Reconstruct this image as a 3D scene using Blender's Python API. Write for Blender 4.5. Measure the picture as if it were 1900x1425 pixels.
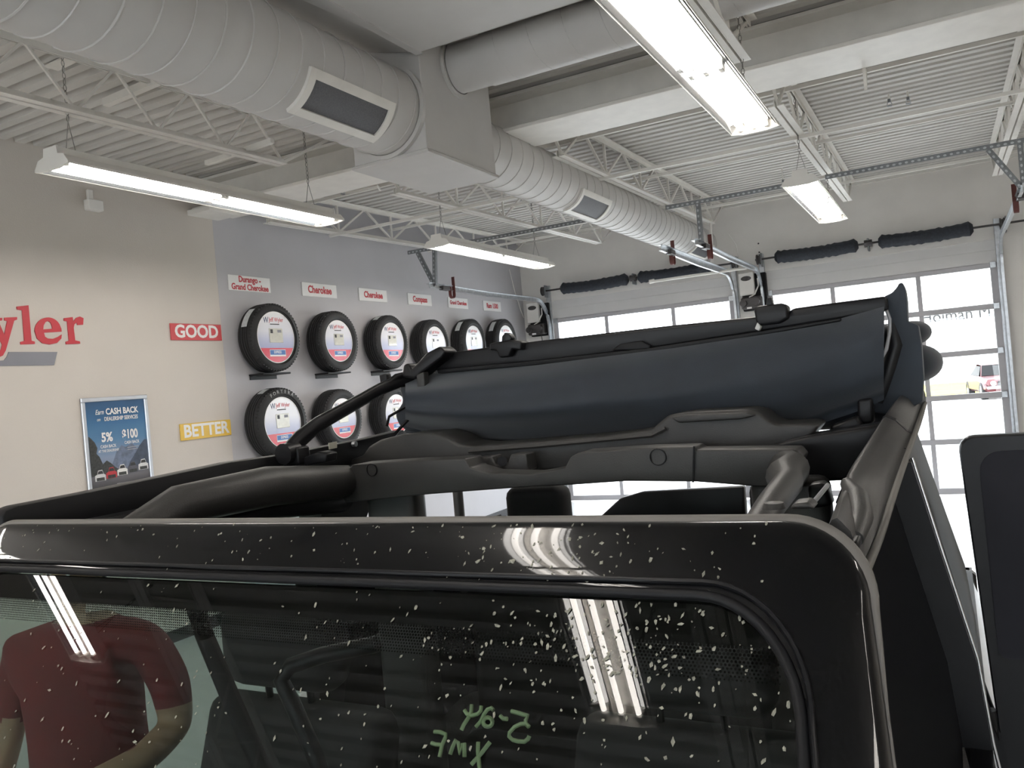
import bpy, bmesh, math, random
from mathutils import Vector, Matrix
random.seed(7)
sc = bpy.context.scene
for o in list(bpy.data.objects): bpy.data.objects.remove(o)
COL = sc.collection
R = math.radians

# ------------------------------------------------------------------ camera
CAM = Vector((0, 0, 2.0)); FPX = 1538.0
yaw, pitch, roll = R(27.712), R(0.183), R(-5.123)
fw = Vector((-math.sin(yaw)*math.cos(pitch), math.cos(yaw)*math.cos(pitch), math.sin(pitch)))
r0 = Vector((math.cos(yaw), math.sin(yaw), 0)); u0 = r0.cross(fw)
rt = r0*math.cos(roll) + u0*math.sin(roll); up = -r0*math.sin(roll) + u0*math.cos(roll)
cd = bpy.data.cameras.new('camera'); cam = bpy.data.objects.new('camera', cd); COL.objects.link(cam)
cd.sensor_fit = 'HORIZONTAL'; cd.sensor_width = 36.0; cd.lens = FPX/1900*36.0
cd.clip_start = 0.02; cd.clip_end = 1000
m = Matrix((rt, up, -fw)).transposed().to_4x4(); m.translation = CAM; cam.matrix_world = m
sc.camera = cam

# ------------------------------------------------------------------ world, exposure
w = bpy.data.worlds.new('sky'); sc.world = w; w.use_nodes = True
bg = w.node_tree.nodes['Background']; bg.inputs[0].default_value = (0.93, 0.94, 1.0, 1); bg.inputs[1].default_value = 9.5
sc.view_settings.view_transform = 'Standard'; sc.view_settings.look = 'None'
sc.view_settings.exposure = 0.15; sc.view_settings.gamma = 1.0; sc.view_settings.use_curve_mapping = False
TUBE_POWER = 30.0
sc.cycles.max_bounces = 10; sc.cycles.diffuse_bounces = 5; sc.cycles.glossy_bounces = 4
sc.cycles.transparent_max_bounces = 16; sc.cycles.sample_clamp_indirect = 8.0
sc.cycles.caustics_reflective = False; sc.cycles.caustics_refractive = False

def W(x, y, ax, val):
    """point of the room seen at a measured spot of the photo, on a known plane"""
    d = rt*((x-950)/FPX) - up*((y-712.5)/FPX) + fw
    i = 'XYZ'.index(ax)
    return CAM + d*((val-CAM[i])/d[i])

# ------------------------------------------------------------------ materials
MATS = {}
def mat(name, col, rough=0.5, metal=0.0, var=0.06, scale=6.0, bump=0.0, bscale=60.0, coat=0.0, spec=None, emit=None, estr=0.0, sheen=0.0):
    if name in MATS: return MATS[name]
    m = bpy.data.materials.new(name); m.use_nodes = True; nt = m.node_tree; N = nt.nodes; b = N['Principled BSDF']
    b.inputs['Roughness'].default_value = rough; b.inputs['Metallic'].default_value = metal
    if spec is not None: b.inputs['Specular IOR Level'].default_value = spec
    if coat: b.inputs['Coat Weight'].default_value = coat; b.inputs['Coat Roughness'].default_value = 0.03; b.inputs['Coat IOR'].default_value = 1.30
    if sheen: b.inputs['Sheen Weight'].default_value = sheen
    tc = N.new('ShaderNodeTexCoord'); no = N.new('ShaderNodeTexNoise'); no.inputs['Scale'].default_value = scale; no.inputs['Detail'].default_value = 4
    nt.links.new(tc.outputs['Object'], no.inputs['Vector'])
    cr = N.new('ShaderNodeValToRGB'); cr.color_ramp.elements[0].position = 0.3; cr.color_ramp.elements[1].position = 0.7
    cr.color_ramp.elements[0].color = tuple(c*(1-var) for c in col)+(1,); cr.color_ramp.elements[1].color = tuple(min(1, c*(1+var)) for c in col)+(1,)
    nt.links.new(no.outputs['Fac'], cr.inputs[0]); nt.links.new(cr.outputs[0], b.inputs['Base Color'])
    if bump:
        n2 = N.new('ShaderNodeTexNoise'); n2.inputs['Scale'].default_value = bscale; nt.links.new(tc.outputs['Object'], n2.inputs['Vector'])
        bp = N.new('ShaderNodeBump'); bp.inputs['Strength'].default_value = bump; bp.inputs['Distance'].default_value = 0.01
        nt.links.new(n2.outputs['Fac'], bp.inputs['Height']); nt.links.new(bp.outputs[0], b.inputs['Normal'])
    if emit: b.inputs['Emission Color'].default_value = tuple(emit)+(1,); b.inputs['Emission Strength'].default_value = estr
    MATS[name] = m; return m

def glass(name, tint, rough=0.0, refl=1.0):
    m = bpy.data.materials.new(name); m.use_nodes = True; nt = m.node_tree; N = nt.nodes; N.clear()
    out = N.new('ShaderNodeOutputMaterial'); mx = N.new('ShaderNodeMixShader'); t = N.new('ShaderNodeBsdfTransparent'); g = N.new('ShaderNodeBsdfGlossy')
    fr = N.new('ShaderNodeFresnel'); fr.inputs['IOR'].default_value = 1.5
    mu = N.new('ShaderNodeMath'); mu.operation = 'MULTIPLY'; mu.inputs[1].default_value = refl; mu.use_clamp = True
    t.inputs[0].default_value = tuple(tint)+(1,); g.inputs['Roughness'].default_value = rough; g.inputs[0].default_value = (1, 1, 1, 1)
    ge = N.new('ShaderNodeNewGeometry'); mi = N.new('ShaderNodeMath'); mi.operation = 'MULTIPLY_ADD'; mi.inputs[1].default_value = 1/1.5-1.5; mi.inputs[2].default_value = 1.5
    L = nt.links; L.new(ge.outputs['Backfacing'], mi.inputs[0]); L.new(mi.outputs[0], fr.inputs['IOR']); L.new(fr.outputs[0], mu.inputs[0]); L.new(mu.outputs[0], mx.inputs[0]); L.new(t.outputs[0], mx.inputs[1]); L.new(g.outputs[0], mx.inputs[2]); L.new(mx.outputs[0], out.inputs[0])
    MATS[name] = m; return m

cream = mat('cream_wall', (0.60, 0.555, 0.505), 0.8, var=0.02, scale=2, bump=0.12, bscale=90)
greyp = mat('grey_wall_paint', (0.49, 0.48, 0.50), 0.6, var=0.03, scale=2, bump=0.1, bscale=90)
backp = mat('white_block_wall', (0.80, 0.775, 0.74), 0.8, var=0.03, scale=3, bump=0.12, bscale=60)
deckm = mat('white_painted_deck', (0.60, 0.58, 0.55), 0.6, var=0.03, scale=3)
steelw = mat('white_painted_steel', (0.80, 0.775, 0.73), 0.5, var=0.04, scale=8)
ductm = mat('grey_white_duct_paint', (0.57, 0.555, 0.54), 0.5, var=0.03, scale=4)
galv = mat('galvanised_steel', (0.52, 0.54, 0.56), 0.35, 0.8, var=0.15, scale=18)
strutm = mat('dull_galvanised_strut', (0.22, 0.23, 0.24), 0.5, 0.5, var=0.15, scale=25)
fixm = mat('fixture_white_enamel', (0.82, 0.80, 0.76), 0.4, var=0.02)
reflm = mat('fixture_reflector', (0.60, 0.61, 0.62), 0.10, 0.95, var=0.03, scale=12)
tubem = mat('fluorescent_tube', (0.9, 0.9, 0.9), 0.4, var=0.0, emit=(1.0, 0.94, 0.87), estr=TUBE_POWER)
chainm = mat('chain_metal', (0.30, 0.29, 0.27), 0.45, 0.8)
grillm = mat('register_mesh_dark', (0.10, 0.10, 0.11), 0.6, var=0.2, scale=120)
floorm = mat('pale_epoxy_floor', (0.55, 0.56, 0.56), 0.3, var=0.08, scale=1.5, bump=0.05, bscale=15)
black = mat('black_baseboard', (0.02, 0.02, 0.022), 0.5)
rubber = mat('tyre_rubber', (0.010, 0.010, 0.011), 0.65, var=0.2, scale=30, bump=0.25, bscale=120)
springm = mat('spring_sleeve_black', (0.025, 0.03, 0.04), 0.7, var=0.3, scale=40, bump=0.6, bscale=60)
darkst = mat('dark_steel', (0.08, 0.075, 0.075), 0.5, 0.6)
doorm = mat('garage_door_panel', (0.66, 0.65, 0.64), 0.5, var=0.02)
railm = mat('garage_door_rail', (0.46, 0.45, 0.47), 0.45, var=0.04)
paint = mat('black_car_paint', (0.0025, 0.0025, 0.003), 0.3, var=0.1, coat=1.0, spec=0.05)
plast = mat('charcoal_plastic', (0.024, 0.023, 0.022), 0.5, var=0.1, scale=20, bump=0.08, bscale=300)
fabric = mat('haze_tinted_top_fabric', (0.014, 0.020, 0.029), 0.75, var=0.15, scale=10, bump=0.1, bscale=400, sheen=0.25)  # black cloth, its bluish tint carries the lens haze over it
satin = mat('satin_black_metal', (0.008, 0.008, 0.009), 0.38, var=0.1, spec=0.22)
sealm = mat('grey_rubber_seal', (0.13, 0.122, 0.112), 0.6, var=0.1)
blk = mat('black_rubber', (0.007, 0.007, 0.008), 0.5, var=0.1, spec=0.2)
seatm = mat('black_seat_cloth', (0.009, 0.009, 0.010), 0.8, var=0.1, scale=30)
white = mat('white_print', (0.80, 0.79, 0.78), 0.4, var=0.01)
red = mat('red_print', (0.50, 0.035, 0.05), 0.45, var=0.02)
redsign = mat('red_sign_board', (0.56, 0.06, 0.07), 0.4, var=0.03)
yelsign = mat('yellow_sign_board', (0.72, 0.47, 0.07), 0.4, var=0.03)
bluep = mat('blue_print', (0.05, 0.16, 0.45), 0.4, var=0.02)
navyp = mat('navy_print', (0.04, 0.05, 0.12), 0.4, var=0.02)
letgrey = mat('grey_print', (0.22, 0.22, 0.25), 0.5, var=0.02)
alum = mat('silver_frame', (0.62, 0.65, 0.70), 0.3, 0.6, var=0.03)
pane = glass('clear_pane', (0.93, 0.96, 0.96), 0.0, 1.0)
wglass = glass('windshield_glass', (0.46, 0.51, 0.49), 0.0, 0.68)
privacy = mat('dark_privacy_glass', (0.002, 0.002, 0.0025), 0.35, var=0.0, spec=0.08)
film = mat('door_window_film', (0.014, 0.014, 0.019), 0.6, var=0.1, spec=0.2)

# ------------------------------------------------------------------ mesh builder
class MB:
    def __init__(s): s.bm = bmesh.new()
    def _add(s, other, M=None):
        me = bpy.data.meshes.new('tmp'); other.to_mesh(me); other.free()
        if M is not None: me.transform(M)
        s.bm.from_mesh(me); bpy.data.meshes.remove(me)
    def box(s, lo, hi, bev=0.0, M=None, seg=1):
        b = bmesh.new(); bmesh.ops.create_cube(b, size=1.0)
        lo = Vector(lo); hi = Vector(hi); c = (lo+hi)/2; d = hi-lo
        for v in b.verts: v.co = Vector((c.x+v.co.x*d.x, c.y+v.co.y*d.y, c.z+v.co.z*d.z))
        if bev > 0: bmesh.ops.bevel(b, geom=list(b.edges), offset=bev, segments=seg, profile=0.5, affect='EDGES')
        s._add(b, M); return s
    def rings(s, rings, caps=True, closed=True):
        b = s.bm; vs = [[b.verts.new(p) for p in r] for r in rings]
        n = len(rings[0])
        for i in range(len(vs)-1):
            for j in range(n if closed else n-1):
                k = (j+1) % n
                try: b.faces.new((vs[i][j], vs[i][k], vs[i+1][k], vs[i+1][j]))
                except ValueError: pass
        if caps and closed:
            try: b.faces.new(list(reversed(vs[0]))); b.faces.new(vs[-1])
            except ValueError: pass
        return s
    def tube(s, pts, r, n=8, caps=True, flat=None):
        pts = [Vector(p) for p in pts]; rs = r if isinstance(r, (list, tuple)) else [r]*len(pts)
        t0 = (pts[1]-pts[0]).normalized(); ref = Vector((0, 0, 1)) if abs(t0.z) < 0.9 else Vector((0, 1, 0))
        a = t0.cross(ref).normalized(); R_ = []
        for i, p in enumerate(pts):
            t = (pts[min(i+1, len(pts)-1)]-pts[max(i-1, 0)]).normalized()
            a = (a - t*a.dot(t)).normalized(); c = t.cross(a)
            fa, fc = flat or (1, 1)
            R_.append([p + a*(rs[i]*fa*math.cos(2*math.pi*k/n)) + c*(rs[i]*fc*math.sin(2*math.pi*k/n)) for k in range(n)])
        return s.rings(R_, caps)
    def bar(s, a, b, wd, ht):
        """rectangular bar between two points"""
        a = Vector(a); b = Vector(b); t = (b-a).normalized(); ref = Vector((0, 0, 1)) if abs(t.z) < 0.95 else Vector((0, 1, 0))
        x = t.cross(ref).normalized()*wd/2; y = x.normalized().cross(t)*ht/2
        return s.rings([[p-x-y, p+x-y, p+x+y, p-x+y] for p in (a, b)])
    def lathe(s, prof, axis='X', origin=(0, 0, 0), n=48, closed=True):
        o = Vector(origin); R_ = []
        for k in range(n):
            a = 2*math.pi*k/n; c, q = math.cos(a), math.sin(a)
            if axis == 'X': R_.append([o+Vector((h, r*c, r*q)) for h, r in prof])
            elif axis == 'Y': R_.append([o+Vector((r*c, h, r*q)) for h, r in prof])
            else: R_.append([o+Vector((r*c, r*q, h)) for h, r in prof])
        R_.append(R_[0]); b = s.bm
        vs = [[b.verts.new(p) for p in r] for r in R_[:-1]]
        for i in range(n):
            A = vs[i]; B = vs[(i+1) % n]
            for j in range(len(prof)-1):
                try: b.faces.new((A[j], A[j+1], B[j+1], B[j]))
                except ValueError: pass
        return s
    def prism(s, poly, d, bev=0.0, seg=2):
        """poly: 3-D planar outline, extruded by vector d"""
        b = bmesh.new(); d = Vector(d); A = [b.verts.new(Vector(p)) for p in poly]; f = b.faces.new(A)
        r = bmesh.ops.extrude_face_region(b, geom=[f]); 
        for e in r['geom']:
            if isinstance(e, bmesh.types.BMVert): e.co += d
        bmesh.ops.recalc_face_normals(b, faces=list(b.faces))
        if bev > 0: bmesh.ops.bevel(b, geom=[e for e in b.edges], offset=bev, segments=seg, profile=0.5, affect='EDGES', clamp_overlap=True)
        s._add(b); return s
    def poly(s, pts): s.bm.faces.new([s.bm.verts.new(Vector(p)) for p in pts]); return s
    def torus(s, c, R_, r, axis, n=10, k=5, M=None):
        b = bmesh.new(); vs = []
        for i in range(n):
            a = 2*math.pi*i/n; row = []
            for j in range(k):
                q = 2*math.pi*j/k; x = (R_+r*math.cos(q))*math.cos(a); y = (R_+r*math.cos(q))*math.sin(a); z = r*math.sin(q)
                row.append(b.verts.new({'Z': (x, y, z), 'Y': (x, z, y), 'X': (z, x, y)}[axis]))
            vs.append(row)
        for i in range(n):
            for j in range(k): b.faces.new((vs[i][j], vs[(i+1) % n][j], vs[(i+1) % n][(j+1) % k], vs[i][(j+1) % k]))
        s._add(b, Matrix.Translation(c) @ (M or Matrix())); return s
    def build(s, name, m, parent=None, smooth=35):
        bmesh.ops.recalc_face_normals(s.bm, faces=list(s.bm.faces))
        me = bpy.data.meshes.new(name); s.bm.to_mesh(me); s.bm.free()
        return link_mesh(name, me, m, parent, smooth)

ORG = {}
def link_mesh(name, me, m, parent=None, smooth=35):
    if parent is not None:
        o_ = ORG.get(parent.name, Vector()); me.transform(Matrix.Translation(-o_))
    if m is not None:
        for x in (m if isinstance(m, (list, tuple)) else [m]): me.materials.append(x)
    if smooth:
        for p in me.polygons: p.use_smooth = True
        me.set_sharp_from_angle(angle=R(smooth))
    o = bpy.data.objects.new(name, me); COL.objects.link(o)
    if parent is not None:
        o.parent = parent; ORG[o.name] = ORG.get(parent.name, Vector())
    return o
def thing(name, label, cat, loc, group=None):
    o = bpy.data.objects.new(name, None); COL.objects.link(o); o.location = loc; o.empty_display_size = 0.1
    ORG[o.name] = Vector(loc); o['label'] = label; o['category'] = cat
    if group: o['group'] = group
    return o
def tag(o, label, cat, group=None):
    o['label'] = label; o['category'] = cat
    if group: o['group'] = group
    return o
def struct(o): o['kind'] = 'structure'; return o
def copy_tree(o, parent=None):
    c = o.copy(); COL.objects.link(c)
    if parent is not None: c.parent = parent
    for ch in [x for x in bpy.data.objects if x.parent == o]: copy_tree(ch, c)
    return c

def text_obj(name, txt, size, m, M, parent=None, bold=0.0, xs=1.0, thick=0.0015, align='CENTER', shear=0.0):
    cu = bpy.data.curves.new('t', 'FONT'); cu.body = txt; cu.size = size; cu.align_x = align; cu.align_y = 'CENTER'
    cu.extrude = thick; cu.offset = bold*size; cu.resolution_u = 3; cu.shear = shear
    ob = bpy.data.objects.new('t', cu); COL.objects.link(ob); dg = bpy.context.evaluated_depsgraph_get()
    me = bpy.data.meshes.new_from_object(ob.evaluated_get(dg)); bpy.data.objects.remove(ob); bpy.data.curves.remove(cu)
    me.transform(M @ Matrix.Diagonal((xs, 1, 1, 1))); me.materials.clear()
    return link_mesh(name, me, m, parent, 0)
def wallM(p):   # text frame on the left wall: x -> +Y, y -> +Z, z -> +X
    M = Matrix(((0, 0, 1), (1, 0, 0), (0, 1, 0))).to_4x4(); M.translation = Vector(p); return M

# ------------------------------------------------------------------ setting
XL, XR, YF, YB = -6.27, 4.6, -6.2, 12.6
def zdeck(y): return 4.28 + 0.021*(y-5.5)
struct(MB().box((XL-0.2, YF-0.2, -0.1), (XR+0.2, YB+0.12, 0)).build('floor', floorm))
EDGE = 5.92
wl = struct(MB().box((XL-0.2, YF, 0), (XL, EDGE, 4.6)).build('wall_left', cream))
MB().box((XL-0.2, EDGE, 0), (XL+0.001, YB, 4.6)).build('painted_panel', greyp, wl)
struct(MB().box((XR, YF, 0), (XR+0.2, YB, 4.6)).build('wall_right', cream))
b = MB()
for x0, x1, z0, z1 in ((XL-0.2, -5.74, 0, 4.6), (-2.74, -2.26, 0, 3.36), (0.68, 1.2, 0, 3.36), (4.2, XR+0.2, 0, 4.6), (-5.74, 4.2, 3.36, 4.6)): b.box((x0, YF-0.2, z0), (x1, YF, z1))  # door openings added behind the camera to let daylight in
struct(b.build('wall_front', cream))
struct(MB().box((XL, YF, 0), (XL+0.012, YB, 0.11), 0.004).build('baseboard_left', black))
# back wall with two door openings
D1 = (-5.74, -2.74); D2 = (-2.26, 0.68); DT = 3.36
b = MB()
for x0, x1, z0, z1 in ((XL-0.2, D1[0], 0, 4.7), (D1[1], D2[0], 0, DT), (D2[1], XR+0.2, 0, 4.7), (D1[0], D2[1], DT, 4.7)):
    b.box((x0, YB, z0), (x1, YB+0.2, z1))
wb = struct(b.build('wall_back', backp))
MB().bar((XL, YB-0.03, zdeck(YB)-0.03), (XR, YB-0.03, zdeck(YB)-0.03), 0.06, 0.05).build('ledger_angle', steelw, wb)
b = MB()
for y in (0, 1): b.lathe([(-0.004, 0), (-0.004, 0.012), (0, 0.012)], 'Y', (W(1408, 460, 'Y', YB).x, YB, 3.78-0.13*y), 10)
b.build('anchor_hole', black, wb)
# corrugated deck
b = bmesh.new(); prof = []; y = YF
while y < YB:
    for dy, dz in ((0, 0), (0.075, 0), (0.09, 0.04), (0.135, 0.04)): prof.append((y+dy, zdeck(y+dy)+dz))
    y += 0.15
prof = [p for p in prof if p[0] <= YB]
A = [b.verts.new((XL, y, z)) for y, z in prof]; B = [b.verts.new((XR, y, z)) for y, z in prof]
for i in range(len(prof)-1): b.faces.new((A[i], A[i+1], B[i+1], B[i]))
me = bpy.data.meshes.new('ceiling'); b.to_mesh(me); b.free()
cl = struct(link_mesh('ceiling', me, deckm, None, 0))
MB().box((XL-0.2, YF-0.2, 4.75), (XR+0.2, YB+0.2, 4.8)).build('roof_slab', deckm, cl)

# steel beam (I section) across the room
def ibeam(name, y0, y1, zb, zt, label):
    t = thing(name, label, 'beam', (-1, (y0+y1)/2, zb)); yc = (y0+y1)/2
    MB().box((XL, y0, zb), (XR, y1, zb+0.03), 0.004).build('lower_flange', steelw, t)
    MB().box((XL, yc-0.012, zb+0.03), (XR, yc+0.012, zt-0.025)).build('beam_web', steelw, t)
    MB().box((XL, yc-0.17, zt-0.025), (XR, yc+0.17, zt)).build('upper_flange', steelw, t)
    return t
bm_ = ibeam('steel_beam', 5.68, 6.2, 3.95, 4.27, 'white painted steel beam spanning the whole ceiling behind the ducts')
for x in (-0.35,):
    MB().prism([(x, 6.2, 3.96), (x, 6.2, 3.80), (x, 6.34, 3.96)], (0.02, 0, 0)).build('gusset_plate', steelw, bm_)
MB().box((XL, 5.62, 3.90), (XL+0.30, 6.0, 3.95), 0.004).build('bearing_plate', steelw, bm_)

# bar joists
def joist(x, y0, y1, label, pitch=1.15, posts=True, rod=0.022, dy_lo=(0.3, 0.8), grp='white bar joists under the roof deck'):
    t = thing('bar_joist', label, 'joist', (x, (y0+y1)/2, zdeck(y0)-0.36), grp)
    zt = lambda y: zdeck(y)-0.03
    zb = lambda y: zdeck(y)-0.36
    for nm, zf, a, c, s in (('top_chord', zt, y0, y1, 1), ('bottom_chord', zb, y0+dy_lo[0], y1-dy_lo[1], -1)):
        b = MB()
        for sx in (-1, 1):
            b.bar((x+sx*0.032, a, zf(a)+s*0.02), (x+sx*0.032, c, zf(c)+s*0.02), 0.05, 0.008)
            b.bar((x+sx*0.011, a, zf(a)), (x+sx*0.011, c, zf(c)), 0.006, 0.05)
        b.build(nm, steelw, t)
    n = max(2, int(round((y1-y0-1.1)/pitch))); step = (y1-y0-1.1)/n
    for i in range(n):
        a = y0+0.4+i*step; mid = a+step/2; c = a+step
        for p, q in (((x, a, zb(a)), (x, mid, zt(mid))), ((x, mid, zt(mid)), (x, c, zb(c))), ((x, c, zb(c)), (x, c, zt(c))))[:3 if posts else 2]:
            MB().bar(p, q, rod, rod).build('web_bar', steelw, t)
    for a, c in (((x, y0+0.05, zt(y0)), (x, y0+0.4, zb(y0+0.4))), ((x, y1-0.7, zb(y1-0.7)), (x, y1-0.05, zt(y1)))):
        MB().bar(a, c, 0.022, 0.022).build('web_bar', steelw, t)
    return t
jl = joist(-6.10, 6.2, YB-0.05, 'white bar joist running along the top of the grey wall')
joist(-4.48, 6.2, YB-0.05, 'white bar joist between the far wall lamp and the spiral duct')
joist(-2.78, 6.2, YB-0.05, 'white bar joist above the far half of the spiral duct')
joist(-0.98, 6.2, YB-0.05, 'white bar joist above the small lamp by the right garage door')
joist(0.72, 6.2, YB-0.05, 'white bar joist at the far right edge of the photo')
jf = joist(-4.46, -5.9, 5.68, 'white bar joist with loose braces under the near half of the duct', 0.58, False, 0.016, dy_lo=(0.3, 0.7))
joist(-0.98, -5.9, 5.68, 'white bar joist above the large lamp over the vehicle', dy_lo=(0.3, 0.35))
joist(0.72, -5.9, 5.68, 'white bar joist at right of the large lamp, near bay')
MB().bar((-4.95, 3.82, 4.19), (-4.40, 3.80, 4.20), 0.05, 0.05).build('brace_bar', steelw, jf)
MB().bar((-4.92, 4.64, 3.93), (-4.18, 4.58, 3.93), 0.035, 0.035).build('brace_bar', steelw, jf)
MB().bar((-4.75, 3.3, 4.22), (-4.38, 3.28, 4.22), 0.09, 0.008).build('brace_bar', steelw, jf)
# bridging bars between joists
for y, z, dz, lab in ((6.95, 4.16, 0, 'upper white bridging bar just behind the steel beam'), (7.6, 3.93, 0, 'lower white bridging bar behind the steel beam'),
                      (8.78, 4.14, 0, 'upper white bridging bar in the middle of the far bay'), (9.66, 3.97, 0, 'lower white bridging bar near the strut hangers'),
                      (11.2, 4.17, 0, 'upper white bridging bar close to the garage doors')):
    tag(MB().bar((-6.2, y, z), (2.6, y, z), 0.03, 0.03).build('bridging_bar', steelw), lab, 'bar', 'bridging bars between the joists')

# ------------------------------------------------------------------ ducts
DX, DZ = -3.04, 3.82
def spiral_duct(name, label, y0, y1, r, pitch, regs):
    t = thing(name, label, 'duct', (DX, (y0+y1)/2, DZ-r))
    MB().lathe([(y0, 0), (y0, r), (y1, r), (y1, 0)], 'Y', (DX, 0, DZ), 48).build('duct_shell', ductm, t, 40)
    pts = []; n = int((y1-y0)/pitch*32)
    for i in range(n+1):
        a = 2*math.pi*i/32; pts.append((DX+(r+0.001)*math.cos(a), y0+0.02+(y1-y0-0.04)*i/n, DZ+(r+0.001)*math.sin(a)))
    MB().tube(pts, 0.0042 if r < 0.25 else 0.0062, 5).build('spiral_seam', ductm, t, 60)
    for ya, yb, a0, a1 in regs:
        fr = MB(); gr = MB(); n = 8
        def arc(rad, aa, ab, y): return [Vector((DX+rad*math.cos(R(aa+(ab-aa)*k/n)), y, DZ+rad*math.sin(R(aa+(ab-aa)*k/n)))) for k in range(n+1)]
        ro = r+0.020; wv = 0.05; aw = math.degrees(wv/r)
        def slab(mb, aa, ab, y_0, y_1, ri, ro_):
            inn0, inn1, o0, o1 = arc(ri, aa, ab, y_0), arc(ri, aa, ab, y_1), arc(ro_, aa, ab, y_0), arc(ro_, aa, ab, y_1)
            mb.rings([[inn0[k], inn1[k], o1[k], o0[k]] for k in range(n+1)])
        slab(fr, a0, a1, ya, ya+wv, r-0.002, ro); slab(fr, a0, a1, yb-wv, yb, r-0.002, ro)
        slab(fr, a0, a0+aw, ya+wv, yb-wv, r-0.002, ro); slab(fr, a1-aw, a1, ya+wv, yb-wv, r-0.002, ro)
        f = fr.build('register_frame', steelw, t)
        slab(gr, a0+aw, a1-aw, ya+wv, yb-wv, r, r+0.010); gr.build('grille', grillm, f)
    return t
spiral_duct('spiral_duct', 'large grey-white spiral duct over the cream wall, nearest the camera', 0.6, 4.4, 0.275, 0.17, [(3.36, 4.1, -72, -17)])
spiral_duct('spiral_duct', 'slimmer grey-white spiral duct running from the box to the garage doors', 5.3, 12.12, 0.23, 0.19, [(7.08, 7.82, -86, -17), (11.1, 11.95, -80, -16)])
t = thing('duct_plenum', 'square grey-white junction box joining the round ducts', 'duct', (-3.05, 4.85, 3.5))
MB().box((-3.33, 4.4, 3.52), (-2.76, 5.3, 4.34), 0.004).build('plenum_shell', ductm, t)
MB().box((-3.345, 4.385, 3.505), (-2.745, 5.315, 3.53), 0.004).build('bottom_flange', ductm, t)
MB().lathe([(4.36, 0.279), (4.36, 0.305), (4.40, 0.30), (4.40, 0.279)], 'Y', (DX, 0, DZ), 48).build('collar', ductm, t)
MB().lathe([(-2.76, 0.172), (-2.74, 0.172), (-2.74, 0.20), (-2.76, 0.20)], 'X', (0, 4.85, 4.165), 40).build('collar', ductm, t)
t = thing('branch_duct', 'grey-white round branch duct leaving the junction box to the right', 'duct', (-0.5, 4.85, 4.0))
MB().lathe([(-2.74, 0), (-2.74, 0.165), (-2.50, 0.165), (-2.50, 0.173), (XR, 0.173), (XR, 0)], 'X', (0, 4.85, 4.165), 40).build('duct_shell', ductm, t)
pts = []; n = 700
for i in range(n+1):
    a = 2*math.pi*i/24; pts.append((-2.49+(XR+2.4)*i/n, 4.85+0.173*math.cos(a), 4.165+0.173*math.sin(a)))
MB().tube(pts, 0.0025, 4).build('spiral_seam', ductm, t, 60)
t = thing('flat_duct', 'wide flat grey-white duct panel at the top of the photo', 'duct', (-2, 3, 4.13))
b = MB(); b.rings([[(-2.74, y, 4.12), (-1.25, y, 4.12), (-1.25, y, zdeck(y)), (-3.16, y, zdeck(y)), (-3.14, y, zdeck(y)-0.03)] for y in (0.6, 4.37)]); b.build('duct_shell', ductm, t, 0)
MB().box((-2.77, 0.6, 4.112), (-2.72, 4.385, 4.13)).build('corner_seam', ductm, t)

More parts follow.
